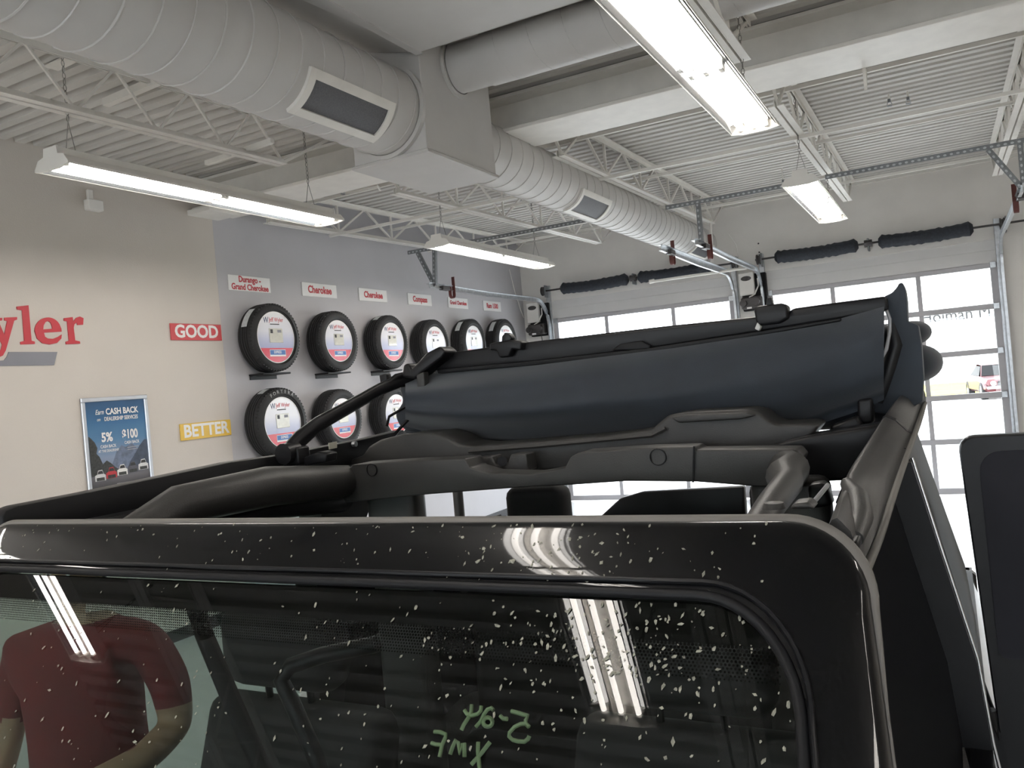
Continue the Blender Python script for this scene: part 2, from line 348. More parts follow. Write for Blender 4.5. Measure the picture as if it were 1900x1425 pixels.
# ------------------------------------------------------------------ fluorescent lamps
def chain(mb, a, b):
    a = Vector(a); b = Vector(b); L = (b-a).length; n = max(2, int(L/0.034)); q = (b-a).to_track_quat('Y', 'Z').to_matrix().to_4x4()
    for i in range(n):
        p = a + (b-a)*((i+0.5)/n)
        M = q @ Matrix.Rotation(R(90*(i % 2)), 4, 'Y') @ Matrix.Diagonal((0.6, 1.15, 1, 1))
        mb.torus(p, 0.016, 0.0035, 'Z', 8, 4, M)
def lamp(x, y0, y1, label, z=3.5, wd=0.15, chains=True):
    t = thing('fluorescent_lamp', label, 'lamp', (x, (y0+y1)/2, z), 'hanging fluorescent lamps')
    prof = [(-wd, 0.0), (-wd, 0.012), (-0.115, 0.055), (-0.062, 0.068), (-0.055, 0.115), (0.055, 0.115), (0.062, 0.068), (0.115, 0.055), (wd, 0.012), (wd, 0.0),
            (wd-0.006, 0.004), (0.107, 0.046), (0.055, 0.052), (0.047, 0.034), (0.04, 0.052), (-0.04, 0.052), (-0.047, 0.034), (-0.055, 0.052), (-0.107, 0.046), (-wd+0.006, 0.004)]
    MB().rings([[(x+px, yy, z+pz) for px, pz in prof] for yy in (y0, y1)], caps=False).build('housing', fixm, t, 30)
    b = MB()
    for s in (-1, 1):
        b.prism([(x+s*0.102, y0+.03, z+0.043), (x+s*0.058, y0+.03, z+0.049), (x+s*0.058, y0+.03, z+0.047), (x+s*0.102, y0+.03, z+0.040)], (0, y1-y0-.06, 0))
        b.prism([(x+s*(wd-0.012), y0+.03, z+0.006), (x+s*0.108, y0+.03, z+0.043), (x+s*0.108, y0+.03, z+0.040), (x+s*(wd-0.012), y0+.03, z+0.003)], (0, y1-y0-.06, 0))
    b.build('reflector', reflm, t)
    ep = [(-wd-0.004, 0.0), (-wd-0.004, 0.014), (-0.118, 0.06), (-0.066, 0.072), (-0.058, 0.12), (0.058, 0.12), (0.066, 0.072), (0.118, 0.06), (wd+0.004, 0.014), (wd+0.004, 0.0), (0.07, -0.012), (-0.07, -0.012)]
    for yy, d in ((y0-0.012, 0.014), (y1-0.002, 0.014)):
        MB().prism([(x+px, yy, z+pz) for px, pz in ep], (0, d, 0)).build('end_plate', fixm, t, 0)
    ym = (y0+y1)/2
    for tx in (-0.078, 0.0, 0.078):
        for a, c in ((y0+0.03, ym-0.02), (ym+0.02, y1-0.03)):
            o = MB().tube([(x+tx, a+0.02, z+0.018), (x+tx, c-0.02, z+0.018)], 0.0127, 8).build('tube', tubem, t, 60)
        for yy in (y0+0.025, ym-0.02, ym+0.02, y1-0.025): MB().box((x+tx-0.013, yy-0.016, z+0.004), (x+tx+0.013, yy+0.016, z+0.05), 0.003).build('lamp_holder', fixm, t)
    if chains:
        for yy in (y0+0.12, y1-0.22):
            b = MB(); zc = z+0.30
            for s in (-1, 1): b.tube([(x, yy, zc), (x+s*0.045, yy, z+0.115)], 0.0025, 5)
            b.build('hanger_wire', chainm, t)
            c = MB(); chain(c, (x, yy, zc), (x, yy, zdeck(yy)-0.03)); c.build('hanger_chain', chainm, t, 60)
    return t
lamp(-4.48, 3.07, 5.5, 'long fluorescent lamp hanging in front of the cream wall')
lamp(-4.5, 7.2, 9.75, 'fluorescent lamp hanging in front of the grey tire wall')
lamp(-0.97, 3.07, 5.5, 'large bright fluorescent lamp hanging over the black vehicle')
lamp(-0.98, 7.45, 9.78, 'small-looking fluorescent lamp hanging near the right garage door')
lamp(-4.85, -1.13, 1.3, 'fluorescent lamp out of frame whose mirror image crosses the left windshield')
lamp(-1.33, -1.13, 1.3, 'fluorescent lamp out of frame whose mirror image crosses the right windshield')
lamp(2.55, 3.07, 5.5, 'unseen fluorescent lamp added to light the right side of the bay')  # right-hand row is unseen, added as fill light
lamp(2.55, 7.45, 9.78, 'unseen fluorescent lamp added to light the far right of the bay')
lamp(2.55, -1.13, 1.3, 'unseen fluorescent lamp added to light the near right of the bay')

# ------------------------------------------------------------------ garage doors
def garage_door(name, x0, x1, mull, y=None):
    """sectional door: solid top section and five glazed sections, seen from inside"""
    y = YB+0.02 if y is None else y
    t = bpy.data.objects.new(name, None); COL.objects.link(t); t.location = ((x0+x1)/2, y, 0); ORG[t.name] = Vector(t.location); t['kind'] = 'structure'
    zr = [0.06, 0.73, 1.325, 1.905, 2.49, 3.03]     # rail centres
    MB().box((x0, y, 3.055), (x1, y+0.05, 3.225), 0.003).build('door_panel', doorm, t)
    MB().box((x0, y, 3.2245), (x1, y+0.05, DT+0.01), 0.004).build('door_panel', doorm, t)
    for i, z in enumerate(zr):
        h = 0.05 if i else 0.06
        MB().box((x0, y, z-h/2-0.012), (x1, y+0.05, z+h/2+0.012), 0.005).build('door_rail', railm, t)
    for i in range(5):
        za, zb = zr[i]+0.037, zr[i+1]-0.037
        xs = [x0+0.04]+list(mull)+[x1-0.05]
        for k, x in enumerate(xs):
            wd = 0.03 if 0 < k < len(xs)-1 else 0.045
            MB().box((x-wd, y+0.002, za), (x+wd, y+0.048, zb), 0.004).build('door_stile', railm, t)
        for k in range(len(xs)-1):
            xa = xs[k]+(0.03 if k else 0.045); xb = xs[k+1]-(0.03 if k+1 < len(xs)-1 else 0.045)
            MB().box((xa, y+0.022, za), (xb, y+0.028, zb)).build('door_pane', pane, t)
    for z in zr[1:]:
        for x in (x0+0.05, x1-0.06):
            MB().box((x-0.035, y-0.02, z-0.04), (x+0.035, y+0.0, z+0.04), 0.004).build('hinge', galv, t)
    return t
garage_door('door_1', D1[0]-0.01, D1[1]+0.01, (-4.81, -3.70))
garage_door('door_2', D2[0]-0.01, D2[1]+0.01, (-1.36, -0.26))
garage_door('door_added_3', -5.75, -2.73, (-4.81, -3.70), YF-0.12)  # this and the next two: unseen glazed doors added as daylight source
garage_door('door_added_4', -2.27, 0.69, (-1.36, -0.26), YF-0.12)
garage_door('door_added_5', 1.19, 4.21, (2.14, 3.24), YF-0.12)
for nm, x in (('trim_1', D1[0]), ('trim_2', D1[1]), ('trim_3', D2[0]), ('trim_4', D2[1])):
    s = 1 if nm in ('trim_2', 'trim_4') else -1
    struct(MB().box((x-0.004 if s > 0 else x-0.07, YB-0.05, 0), (x+0.07 if s > 0 else x+0.004, YB-0.001, 3.62), 0.004).build(nm, galv))

# tracks with bumper springs and strut hangers
redhook = mat('dark_red_bumper', (0.11, 0.025, 0.02), 0.5)
def track(x, sx, label, hook=True, ystart=8.95, hang=True):
    t = thing('door_track', label, 'track', (x, YB-0.2, 0), 'galvanised tracks of the garage doors')
    zt = 3.36; pts = [(x, ystart, zt+0.03)]
    pts += [(x, yy, zt) for yy in (10.5, 12.05)]
    for k in range(1, 9):
        a = R(90*k/8); pts.append((x, 12.05+0.42*math.sin(a), zt-0.42*(1-math.cos(a))))
    pts.append((x, 12.47, 0.02))
    # channel section swept along the curve
    rings = []
    for i, p in enumerate(pts):
        p = Vector(p); tn = (Vector(pts[min(i+1, len(pts)-1)])-Vector(pts[max(i-1, 0)])).normalized()
        xx = Vector((1, 0, 0)); nn = tn.cross(xx).normalized()
        if nn.z < 0 and abs(nn.z) > 0.5: nn = -nn
        rings.append([p+xx*(sx*a)+nn*c for a, c in ((-0.012, -0.035), (0.02, -0.035), (0.02, -0.03), (-0.007, -0.03), (-0.007, 0.03), (0.02, 0.03), (0.02, 0.035), (-0.012, 0.035))])
    MB().rings(rings).build('track_channel', galv, t, 30)
    MB().bar((x-sx*0.03, ystart, zt+0.05), (x-sx*0.03, 12.0, zt+0.03), 0.045, 0.006).build('track_angle', galv, t)
    if hook:
        y = 9.42
        MB().box((x-0.02, y-0.22, zt-0.02), (x+0.045, y-0.04, zt+0.035), 0.004).build('bumper_bracket', darkst, t)
        prof = [(y-0.02, zt+0.03)]+[(y+0.03-0.05*math.cos(R(a)), zt-0.07-0.05*math.sin(R(a))) for a in (0, 30, 60, 90, 120, 150, 180)]+[(y+0.08, zt+0.17)]
        MB().rings([[(x+sx*0.02-0.022, a, c), (x+sx*0.02+0.022, a, c), (x+sx*0.02+0.022, a+0.008, c+0.004), (x+sx*0.02-0.022, a+0.008, c+0.004)] for a, c in prof]).build('bumper_spring', redhook, t, 0)
    if hang:
        strut(x-sx*0.02, 9.02, zt+0.03, x-sx*0.02, 9.06, 3.87).parent_to = None
    return t
def strut(x0, y0, z0, x1, y1, z1, parent=None):
    o = MB(); a = Vector((x0, y0, z0)); c = Vector((x1, y1, z1)); o.bar(a, c, 0.045, 0.004)
    d = (c-a).normalized(); s = d.cross(Vector((0, 1, 0))); s = s.normalized() if s.length > .1 else Vector((0, 0, 1))
    o.bar(a+s*0.022+Vector((0, 0.02, 0)), c+s*0.022+Vector((0, 0.02, 0)), 0.004, 0.045)
    return o
def strut_frame(label, horiz, posts):
    """perforated angle: a horizontal run with drops and braces down to the tracks"""
    (x0, y0, z0), (x1, y1, z1) = horiz
    t = thing('strut_hanger', label, 'bracket', ((x0+x1)/2, y0, z0), 'perforated steel hangers of the door tracks')
    def piece(nm, a, c, n):
        a, c = Vector(a), Vector(c); d = (c-a).normalized(); L = (c-a).length
        up_ = Vector((0, 0, 1)) if abs(d.z) < 0.6 else Vector((1, 0, 0)); side = d.cross(Vector((0, 1, 0))).normalized()
        o = MB()
        o.rings([[p+side*u+Vector((0, v, 0)) for u, v in ((-0.024, 0), (0.024, 0), (0.024, 0.045), (0.02, 0.045), (0.02, 0.004), (-0.024, 0.004))] for p in (a, c)])
        ob = o.build(nm, strutm, t, 0)
        h = MB(); k = int(L/0.055)
        for i in range(k):
            p = a+d*((i+0.5)*L/k)-Vector((0, 0.0015, 0))
            h.rings([[p+side*(0.011*math.cos(2*math.pi*q/6)-0.004)+d*(0.016*math.sin(2*math.pi*q/6)) for q in range(6)], [p+Vector((0, 0.001, 0))+side*(0.011*math.cos(2*math.pi*q/6)-0.004)+d*(0.016*math.sin(2*math.pi*q/6)) for q in range(6)]])
        hh = h.build('perforation', galv, ob, 0); hh['kind'] = 'stuff'
    piece('angle_iron', horiz[0], horiz[1], 0)
    for a, c in posts: piece('angle_brace', a, c, 0)
    return t
def track(x, sx, label, hook=True, ystart=8.95, _t=track):
    return _t(x, sx, label, hook, ystart, False)
track(-5.76, 1, 'galvanised door track nearest the grey tire wall, with a dark red bumper')
track(-2.70, -1, 'galvanised door track under the end of the spiral duct, left of the pair')
track(-2.30, 1, 'galvanised door track under the end of the spiral duct, right of the pair')
track(0.73, -1, 'galvanised door track at the right edge of the photo')
strut_frame('perforated hanger holding the track by the tire wall', ((-6.12, 9.05, 3.87), (-5.66, 9.05, 3.87)), [((-5.98, 9.06, 3.85), (-5.76, 9.06, 3.38)), ((-5.72, 9.06, 3.85), (-5.76, 9.06, 3.40))])
strut_frame('perforated angle between the tire wall joist and the spiral duct', ((-5.25, 9.05, 3.86), (-3.4, 9.05, 3.86)), [((-3.45, 9.06, 3.86), (-3.45, 9.06, 4.3))])
strut_frame('perforated angle hanging above the end of the spiral duct', ((-2.64, 9.08, 3.84), (-1.08, 9.08, 3.84)), [((-2.28, 9.09, 3.84), (-2.28, 9.09, 3.40))])
strut_frame('perforated angle at the right edge of the photo', ((-0.95, 9.08, 3.85), (0.95, 9.08, 3.85)), [((0.5, 9.09, 3.83), (0.74, 9.09, 3.42)), ((0.76, 9.09, 3.83), (0.76, 9.09, 3.42))])

# torsion springs on their shafts
def spring_set(label, x0, x1, segs, xc):
    t = thing('torsion_spring', label, 'spring', ((x0+x1)/2, YB-0.12, 3.5), 'black torsion springs above the garage doors'); y = YB-0.12; z = 3.53
    MB().tube([(x0, y, z), (x1, y, z)], 0.014, 8).build('shaft', darkst, t)
    for a, c in segs:
        pr = []; n = 26
        for i in range(n+1):
            f = i/n; sag = -0.022*math.sin(math.pi*f); rr = 0.088+0.006*math.sin(f*70)+0.004*random.uniform(-1, 1)
            if i in (1, n-1): rr = 0.098
            if i in (0, n): rr = 0.05
            pr.append(((a+(c-a)*f, y, z+sag), rr))
        MB().tube([p for p, _ in pr], [q for _, q in pr], 16).build('spring_sleeve', springm, t, 50)
    b = MB(); b.box((xc-0.012, y-0.03, z-0.1), (xc+0.012, YB-0.001, z+0.07), 0.004); b.build('centre_bracket', strutm, t)
    MB().tube([(xc-0.05, y, z), (xc+0.05, y, z)], 0.05, 12).build('centre_bearing', darkst, t)
    for x in (x0+0.05, x1-0.05):
        MB().lathe([(x-0.03, 0.014), (x-0.03, 0.075), (x-0.015, 0.075), (x-0.01, 0.06), (x+0.01, 0.06), (x+0.015, 0.075), (x+0.03, 0.075), (x+0.03, 0.014)], 'X', (0, y, z), 20).build('cable_drum', darkst, t)
        MB().box((x+0.034, y-0.05, z-0.11), (x+0.042, YB-0.001, z+0.09)).build('end_bearing_plate', strutm, t)
    return t
spring_set('pair of black torsion springs above the left garage door', -5.86, -2.62, [(-5.49, -4.33), (-4.16, -3.01)], -4.245)
spring_set('pair of black torsion springs above the right garage door', -2.36, 0.82, [(-2.08, -0.96), (-0.70, 0.44)], -0.83)
tag(MB().tube([(0.84, YB-0.12, 3.53), (2.2, YB-0.12, 3.53)], 0.014, 8).build('shaft', darkst), 'thin dark shaft continuing past the right garage door', 'shaft')

# door operators
def operator(x, label):
    t = thing('door_operator', label, 'motor', (x, YB-0.1, 2.9), 'garage door operators')
    MB().box((x-0.12, YB-0.16, 3.03), (x+0.1, YB-0.03, 3.36), 0.008).build('control_box', fixm, t)
    MB().prism([(x-0.085+0.15*(0.5+0.5*math.cos(R(a))), YB-0.168, 3.275+0.035*math.sin(R(a))) for a in range(0, 360, 20)], (0, 0.01, 0)).build('oval_badge', darkst, t)
    MB().box((x-0.1, YB-0.1, 2.8), (x+0.26, YB-0.004, 3.34), 0.01).build('motor_plate', blk, t)
    b = MB().box((x-0.1, YB-0.22, 2.82), (x+0.2, YB-0.05, 3.0), 0.02); b.build('motor', darkst, t)
    MB().tube([(x-0.06, YB-0.22, 2.91), (x-0.06, YB-0.27, 2.91)], 0.05, 14).build('gear_cap', darkst, t)
    MB().tube([(x+0.12, YB-0.22, 2.92), (x+0.12, YB-0.27, 2.92)], 0.055, 14).build('gear_cap', darkst, t)
    MB().tube([(x+0.15, YB-0.13, 3.26), (x+0.16, YB-0.16, 3.15), (x+0.1, YB-0.19, 3.03), (x+0.02, YB-0.2, 2.99)], 0.011, 6).build('conduit', fixm, t)
    MB().box((x-0.02, YB-0.225, 2.825), (x+0.05, YB-0.218, 2.85)).build('warning_sticker', white, t)
    MB().tube([(x+0.1, YB-0.12, 2.82), (x+0.11, YB-0.1, 2.4), (x+0.1, YB-0.1, 1.2)], 0.006, 5).build('cable', darkst, t)
operator(-2.5, 'grey door operator on the wall between the two garage doors')
operator(-6.02, 'grey door operator at the corner beside the tire wall')

# pipes and sprinklers
t = thing('sprinkler_pipe', 'white pipe dropping beside the end of the spiral duct', 'pipe', (-2.5, 11.3, 3.2))
MB().tube([W(1300, 395, 'Y', 11.6), W(1318, 410, 'Y', 11.6), W(1322, 500, 'Y', 11.6)], 0.022, 8).build('drop_pipe', steelw, t)
MB().tube([W(1213, 522, 'Y', 11.6), W(1385, 497, 'Y', 11.6)], 0.02, 8).build('cross_pipe', steelw, t)
MB().tube([W(1205, 523, 'Y', 11.6), W(1214, 521, 'Y', 11.6)], 0.03, 8).build('pipe_cap', steelw, t)
def sprinkler(p, label):
    t = thing('fire_sprinkler', label, 'sprinkler', p, 'sprinkler heads under the roof deck'); p = Vector(p)
    MB().tube([(p.x, p.y, zdeck(p.y)-0.01), p+Vector((0, 0, .03))], 0.009, 8).build('riser', steelw, t)
    MB().tube([p+Vector((0, 0, .03)), p], 0.013, 8).build('body', strutm, t)
    MB().lathe([(p.z-0.035, 0.0), (p.z-0.035, 0.022), (p.z-0.03, 0.022), (p.z-0.03, 0)], 'Z', (p.x, p.y, 0), 12).build('deflector', strutm, t)
    MB().tube([p+Vector((-0.015, 0, 0)), p+Vector((-0.02, 0, -.02)), p+Vector((0, 0, -.033)), p+Vector((0.02, 0, -.02)), p+Vector((0.015, 0, 0))], 0.004, 5).build('yoke', galv, t)
sprinkler(W(636, 354, 'Z', 4.05), 'small sprinkler head left of the duct junction box')
sprinkler(W(1284, 192, 'Z', 4.15), 'small sprinkler head beside the end of the large lamp')
sprinkler(W(1650, 190, 'Z', 4.25), 'small sprinkler head on the deck at right, nearer the camera')
sprinkler(W(1685, 186, 'Z', 4.25), 'small sprinkler head on the deck at right, farther right')
sprinkler(W(1453, 338, 'Z', 4.2), 'small sprinkler head left of the small lamp')
tag(MB().tube([W(635, 356, 'Z', 4.12), W(700, 345, 'Z', 4.12), W(705, 352, 'Z', 4.12)], 0.017, 8).build('pipe', steelw), 'short white sprinkler pipe by the duct junction box', 'pipe')
tag(MB().tube([W(945, 500, 'X', -6.2), W(955, 540, 'X', -6.22), W(966, 575, 'X', -6.24), W(972, 590, 'X', -6.24)], 0.006, 5).build('cable', fixm), 'thin white cable hanging in the corner of the tire wall', 'cable')
tag(MB().tube([W(1352, 435, 'Y', 12.5), W(1366, 455, 'Y', 12.5), W(1371, 480, 'Y', 12.55), W(1371, 505, 'Y', 12.55)], 0.007, 5).build('cable', fixm), 'thin white cable running down to the door operator between the doors', 'cable')
t = thing('wall_sensor', 'small white box high on the cream wall under the lamp', 'sensor', (XL, 4.6, 3.8))
MB().box((XL, 4.54, 3.79), (XL+0.07, 4.68, 3.88), 0.006).build('casing', fixm, t)
MB().box((XL, 4.57, 3.88), (XL+0.03, 4.62, 3.97), 0.004).build('bracket', fixm, t)

# ------------------------------------------------------------------ signs, lettering, poster on the left wall
def name_sign(y0, y1, z0, z1, lines, label, size):
    t = thing('name_sign', label, 'sign', (XL, (y0+y1)/2, z0), 'white name signs above the tires')
    MB().box((XL+0.001, y0, z0), (XL+0.012, y1, z1), 0.002).build('board', white, t)
    zc = (z0+z1)/2; n = len(lines)
    for i, l in enumerate(lines):
        text_obj('lettering', l, size, red, wallM((XL+0.0125, (y0+y1)/2, zc+((n-1)/2-i)*size*0.92)), t, bold=0.03, xs=0.86)
nm = [((6.05, 6.63), ['Durango -', 'Grand Cherokee'], .086, 'white sign reading Durango - Grand Cherokee'), ((7.12, 7.71), ['Cherokee'], .115, 'white sign reading Cherokee, second from the left'),
      ((8.13, 8.70), ['Cherokee'], .108, 'white sign reading Cherokee, third from the left'), ((9.17, 9.74), ['Compass'], .108, 'white sign reading Compass'),
      ((10.18, 10.73), ['Grand Cherokee'], .078, 'white sign reading only Grand Cherokee'), ((11.2, 11.77), ['Ram 1500'], .105, 'white sign reading Ram 1500')]
for (a, c), ls, s, lab in nm: name_sign(a, c, 3.215, 3.37, ls, lab, s)
def word_sign(txt, y0, y1, z0, z1, m, label, size, tilt=0.0):
    t = thing('word_sign', label, 'sign', (XL, (y0+y1)/2, z0))
    MB().box((XL+0.001, y0, z0), (XL+0.014, y1, z1), 0.002).build('board', m, t)
    text_obj('lettering', txt, size, white, wallM((XL+0.0145, (y0+y1)/2, (z0+z1)/2)), t, bold=0.03, xs=1.0)
word_sign('GOOD', 5.30, 5.90, 2.705, 2.86, redsign, 'red sign reading GOOD at the edge of the cream wall', 0.165)
word_sign('BETTER', 5.31, 5.915, 1.775, 1.928, yelsign, 'yellow sign reading BETTER at the edge of the cream wall', 0.160)
# wall lettering (hand-cut serif letters)
def crop4(x, y): return W(x/2.969, 480+y/2.969, 'X', XL+0.002)
lt = thing('wall_lettering', 'large dark red serif letters over a grey bar on the cream wall', 'lettering', (XL, 4.0, 2.7))
def letter(outer, holes=()):
    cu = bpy.data.curves.new('l', 'CURVE'); cu.dimensions = '2D'; cu.fill_mode = 'BOTH'; cu.extrude = 0.004
    for pl in [outer]+list(holes):
        s = cu.splines.new('POLY'); s.points.add(len(pl)-1); s.use_cyclic_u = True
        for q, (x, y) in zip(s.points, pl):
            p = crop4(x, y); q.co = (p.y, p.z, 0, 1)
    ob = bpy.data.objects.new('l', cu); COL.objects.link(ob)
    me = bpy.data.meshes.new_from_object(ob.evaluated_get(bpy.context.evaluated_depsgraph_get())); bpy.data.objects.remove(ob); bpy.data.curves.remove(cu)
    me.transform(wallM((XL+0.004, 0, 0))); me.materials.clear(); return me
ell = lambda cx, cy, rx, ry, a0, a1, n=14: [(cx+rx*math.cos(R(a0+(a1-a0)*i/n)), cy+ry*math.sin(R(a0+(a1-a0)*i/n))) for i in range(n+1)]
L_l = [(90, 264), (155, 257), (172, 452), (190, 457), (190, 470), (112, 473), (110, 459), (132, 453), (120, 285), (92, 280)]
L_e = [(189, 396)]+ell(262, 398, 73, 74, 180, 330, 16)+[(336, 386), (338, 402), (240, 408), (246, 430), (262, 440), (290, 442), (316, 432), (338, 418), (336, 440), (312, 464), (272, 473), (232, 466), (202, 440)]
L_eh = [(236, 390), (238, 368), (248, 350), (262, 344), (276, 352), (284, 370), (286, 386)]
L_r = [(350, 328), (398, 322), (402, 346), (418, 326), (438, 319), (458, 328), (456, 364), (424, 366), (422, 352), (408, 362), (404, 380), (412, 450), (438, 456), (440, 468), (362, 472), (360, 458), (378, 452), (368, 346), (350, 342)]
L_y = [(-75, 330), (10, 326), (10, 340), (-10, 344), (22, 420), (38, 344), (22, 340), (22, 325), (92, 322), (92, 336), (76, 342), (30, 505), (14, 534), (-18, 548), (-40, 540), (-42, 508), (-18, 504), (-8, 514), (4, 500), (10, 474), (-52, 348), (-75, 344)]
for pl, hl in ((L_y, ()), (L_l, ()), (L_e, (L_eh,)), (L_r, ())): link_mesh('letter', letter(pl, hl), red, lt, 0)
link_mesh('underline_bar', letter([(46, 514), (314, 514), (296, 587), (-120, 592), (-110, 570), (20, 560), (36, 540)]), letgrey, lt, 0)

# poster
pt = thing('poster', 'framed blue poster about cash back on the cream wall', 'poster', (XL, 4.66, 1.3))
P0 = W(147, 740, 'X', XL); P1 = W(270, 732, 'X', XL); PZ1 = (P0.z+P1.z)/2; PY0, PY1 = P0.y, P1.y; PZ0 = PZ1-0.93
pw, ph = PY1-PY0, PZ1-PZ0
for nm_, lo, hi in (('frame_rail', (PY0, PZ1-0.035), (PY1, PZ1)), ('frame_rail', (PY0, PZ0), (PY1, PZ0+0.035)), ('frame_stile', (PY0, PZ0+0.035), (PY0+0.035, PZ1-0.035)), ('frame_stile', (PY1-0.035, PZ0+0.035), (PY1, PZ1-0.035))):
    MB().box((XL+0.001, lo[0], lo[1]), (XL+0.022, hi[0], hi[1]), 0.005).build(nm_, alum, pt)
pm = bpy.data.materials.new('poster_print'); pm.use_nodes = True; nt = pm.node_tree; tc = nt.nodes.new('ShaderNodeTexCoord'); sp = nt.nodes.new('ShaderNodeSeparateXYZ'); cr = nt.nodes.new('ShaderNodeValToRGB')
nt.links.new(tc.outputs['Generated'], sp.inputs[0]); nt.links.new(sp.outputs[2], cr.inputs[0]); nt.links.new(cr.outputs[0], nt.nodes['Principled BSDF'].inputs['Base Color'])
e = cr.color_ramp.elements; e[0].position = 0.0; e[0].color = (0.02, 0.02, 0.025, 1); e[1].position = 1.0; e[1].color = (0.035, 0.09, 0.19, 1)
for p_, c_ in ((0.16, (0.05, 0.048, 0.052)), (0.27, (0.16, 0.155, 0.17)), (0.33, (0.2, 0.22, 0.28)), (0.45, (0.24, 0.30, 0.42)), (0.62, (0.10, 0.22, 0.38)), (0.8, (0.05, 0.15, 0.30))):
    q = e.new(p_); q.color = c_+(1,)
nt.nodes['Principled BSDF'].inputs['Roughness'].default_value = 0.25
MB().box((XL+0.002, PY0+0.034, PZ0+0.034), (XL+0.010, PY1-0.034, PZ1-0.034)).build('print', pm, pt, 0)
tree1 = mat('poster_tree_dark', (0.03, 0.032, 0.03), 0.4, var=0.5, scale=60); mount = mat('poster_mountain', (0.045, 0.06, 0.095), 0.4, var=0.3, scale=25)
def pp(u, v, d=0.0112): return Vector((XL+d, PY0+u*pw, PZ0+v*ph))
def pshape(nm, pts, m, d=0.0112): MB().prism([pp(u, v, d) for u, v in pts], (0.0006, 0, 0)).build(nm, m, pt, 0)
pshape('mountain_print', [(.36, .36), (.46, .50), (.54, .55), (.60, .53), (.70, .56), (.78, .50), (.88, .57), (.93, .55), (.93, .36)], mat('poster_far_mountain', (0.12, 0.15, 0.22), 0.4, var=0.3, scale=25))
pshape('mountain_print', [(.60, .33), (.66, .40), (.74, .46), (.82, .53), (.90, .58), (.935, .58), (.935, .33)], mount, 0.0120)
pshape('tree_print', [(.065, .30), (.065, .66), (.10, .64), (.15, .60), (.18, .55), (.16, .50), (.20, .47), (.24, .40), (.30, .43), (.36, .40), (.42, .36), (.48, .33), (.48, .30)], tree1, 0.0128)
carcols = [(.6, .6, .6), (.45, .03, .04), (.75, .74, .72), (.08, .08, .10), (.7, .7, .7)]
for i, c_ in enumerate(carcols):
    u = .11+.165*i; v = .235+.012*i; g_ = .155
    cm = mat('poster_car_%s' % 'abcde'[i], c_, 0.4, var=0.1, scale=80)
    pshape('car_print', [(u, v+.02), (u, v+.07), (u+.035, v+.08), (u+.05, v+.115), (u+.11, v+.118), (u+.13, v+.08), (u+g_, v+.07), (u+g_, v+.02)], cm, 0.0136)
    pshape('car_print_window', [(u+.04, v+.082), (u+.054, v+.108), (u+.108, v+.110), (u+.124, v+.082)], black, 0.0144)
    pshape('car_print_grille', [(u+.02, v+.022), (u+.02, v+.05), (u+g_-.02, v+.05), (u+g_-.02, v+.022)], tree1, 0.0144)
def ptext(s, u, v, size, bold=0.02, xs=0.85, sh=0.0): text_obj('poster_lettering', s, size, white, wallM(pp(u, v, 0.0150)), pt, bold=bold, xs=xs, thick=0.0004, shear=sh)
ptext('Earn', .25, .865, .058, .008, .75, .3); ptext('CASH BACK', .59, .865, .072, .03, .80)
ptext('on', .23, .800, .04, .005, .8, .3); ptext('DEALERSHIP SERVICES', .57, .800, .046, .02, .72)
ptext('5%', .33, .635, .105, .035, .85); ptext('$100', .68, .645, .105, .035, .72)
ptext('CASH BACK', .34, .555, .036, .01, .75); ptext('AT THE DEALERSHIP', .34, .515, .030, .008, .7); ptext('CASH BACK', .70, .57, .036, .01, .75)
ptext('APPLY', .45, .135, .052, .03, .75); ptext('Today!', .62, .137, .045, .008, .7, .3)
for v, a, c_ in ((.205, .42, .92), (.105, .25, .36), (.06, .42, .92), (.16, .76, .92), (.135, .76, .90), (.52, .62, .80), (.50, .62, .78)):
    pshape('fine_print', [(a, v), (c_, v+.004), (c_, v+.010), (a, v+.006)], mat('fine_print', (0.35, 0.35, 0.37), 0.4), 0.0150)

# ------------------------------------------------------------------ tires on the grey wall
dm = bpy.data.materials.new('tire_disc_print'); dm.use_nodes = True; nt = dm.node_tree; tc = nt.nodes.new('ShaderNodeTexCoord'); sp = nt.nodes.new('ShaderNodeSeparateXYZ'); cr = nt.nodes.new('ShaderNodeValToRGB')
nt.links.new(tc.outputs['Generated'], sp.inputs[0]); nt.links.new(sp.outputs[2], cr.inputs[0]); nt.links.new(cr.outputs[0], nt.nodes['Principled BSDF'].inputs['Base Color'])
e = cr.color_ramp.elements; e[0].position = 0.0; e[0].color = (0.62, 0.05, 0.08, 1); e[1].position = 1.0; e[1].color = (0.86, 0.85, 0.86, 1)
for p_, c_ in ((0.285, (0.62, 0.05, 0.08)), (0.295, (0.40, 0.42, 0.62)), (0.42, (0.50, 0.52, 0.68)), (0.62, (0.74, 0.74, 0.80))):
    q = e.new(p_); q.color = c_+(1,)
nt.nodes['Principled BSDF'].inputs['Roughness'].default_value = 0.18
sleeve = mat('paper_sleeve', (0.66, 0.65, 0.58), 0.12, var=0.08, scale=20, coat=0.6)
sidewhite = mat('raised_grey_letter', (0.30, 0.30, 0.30), 0.5)
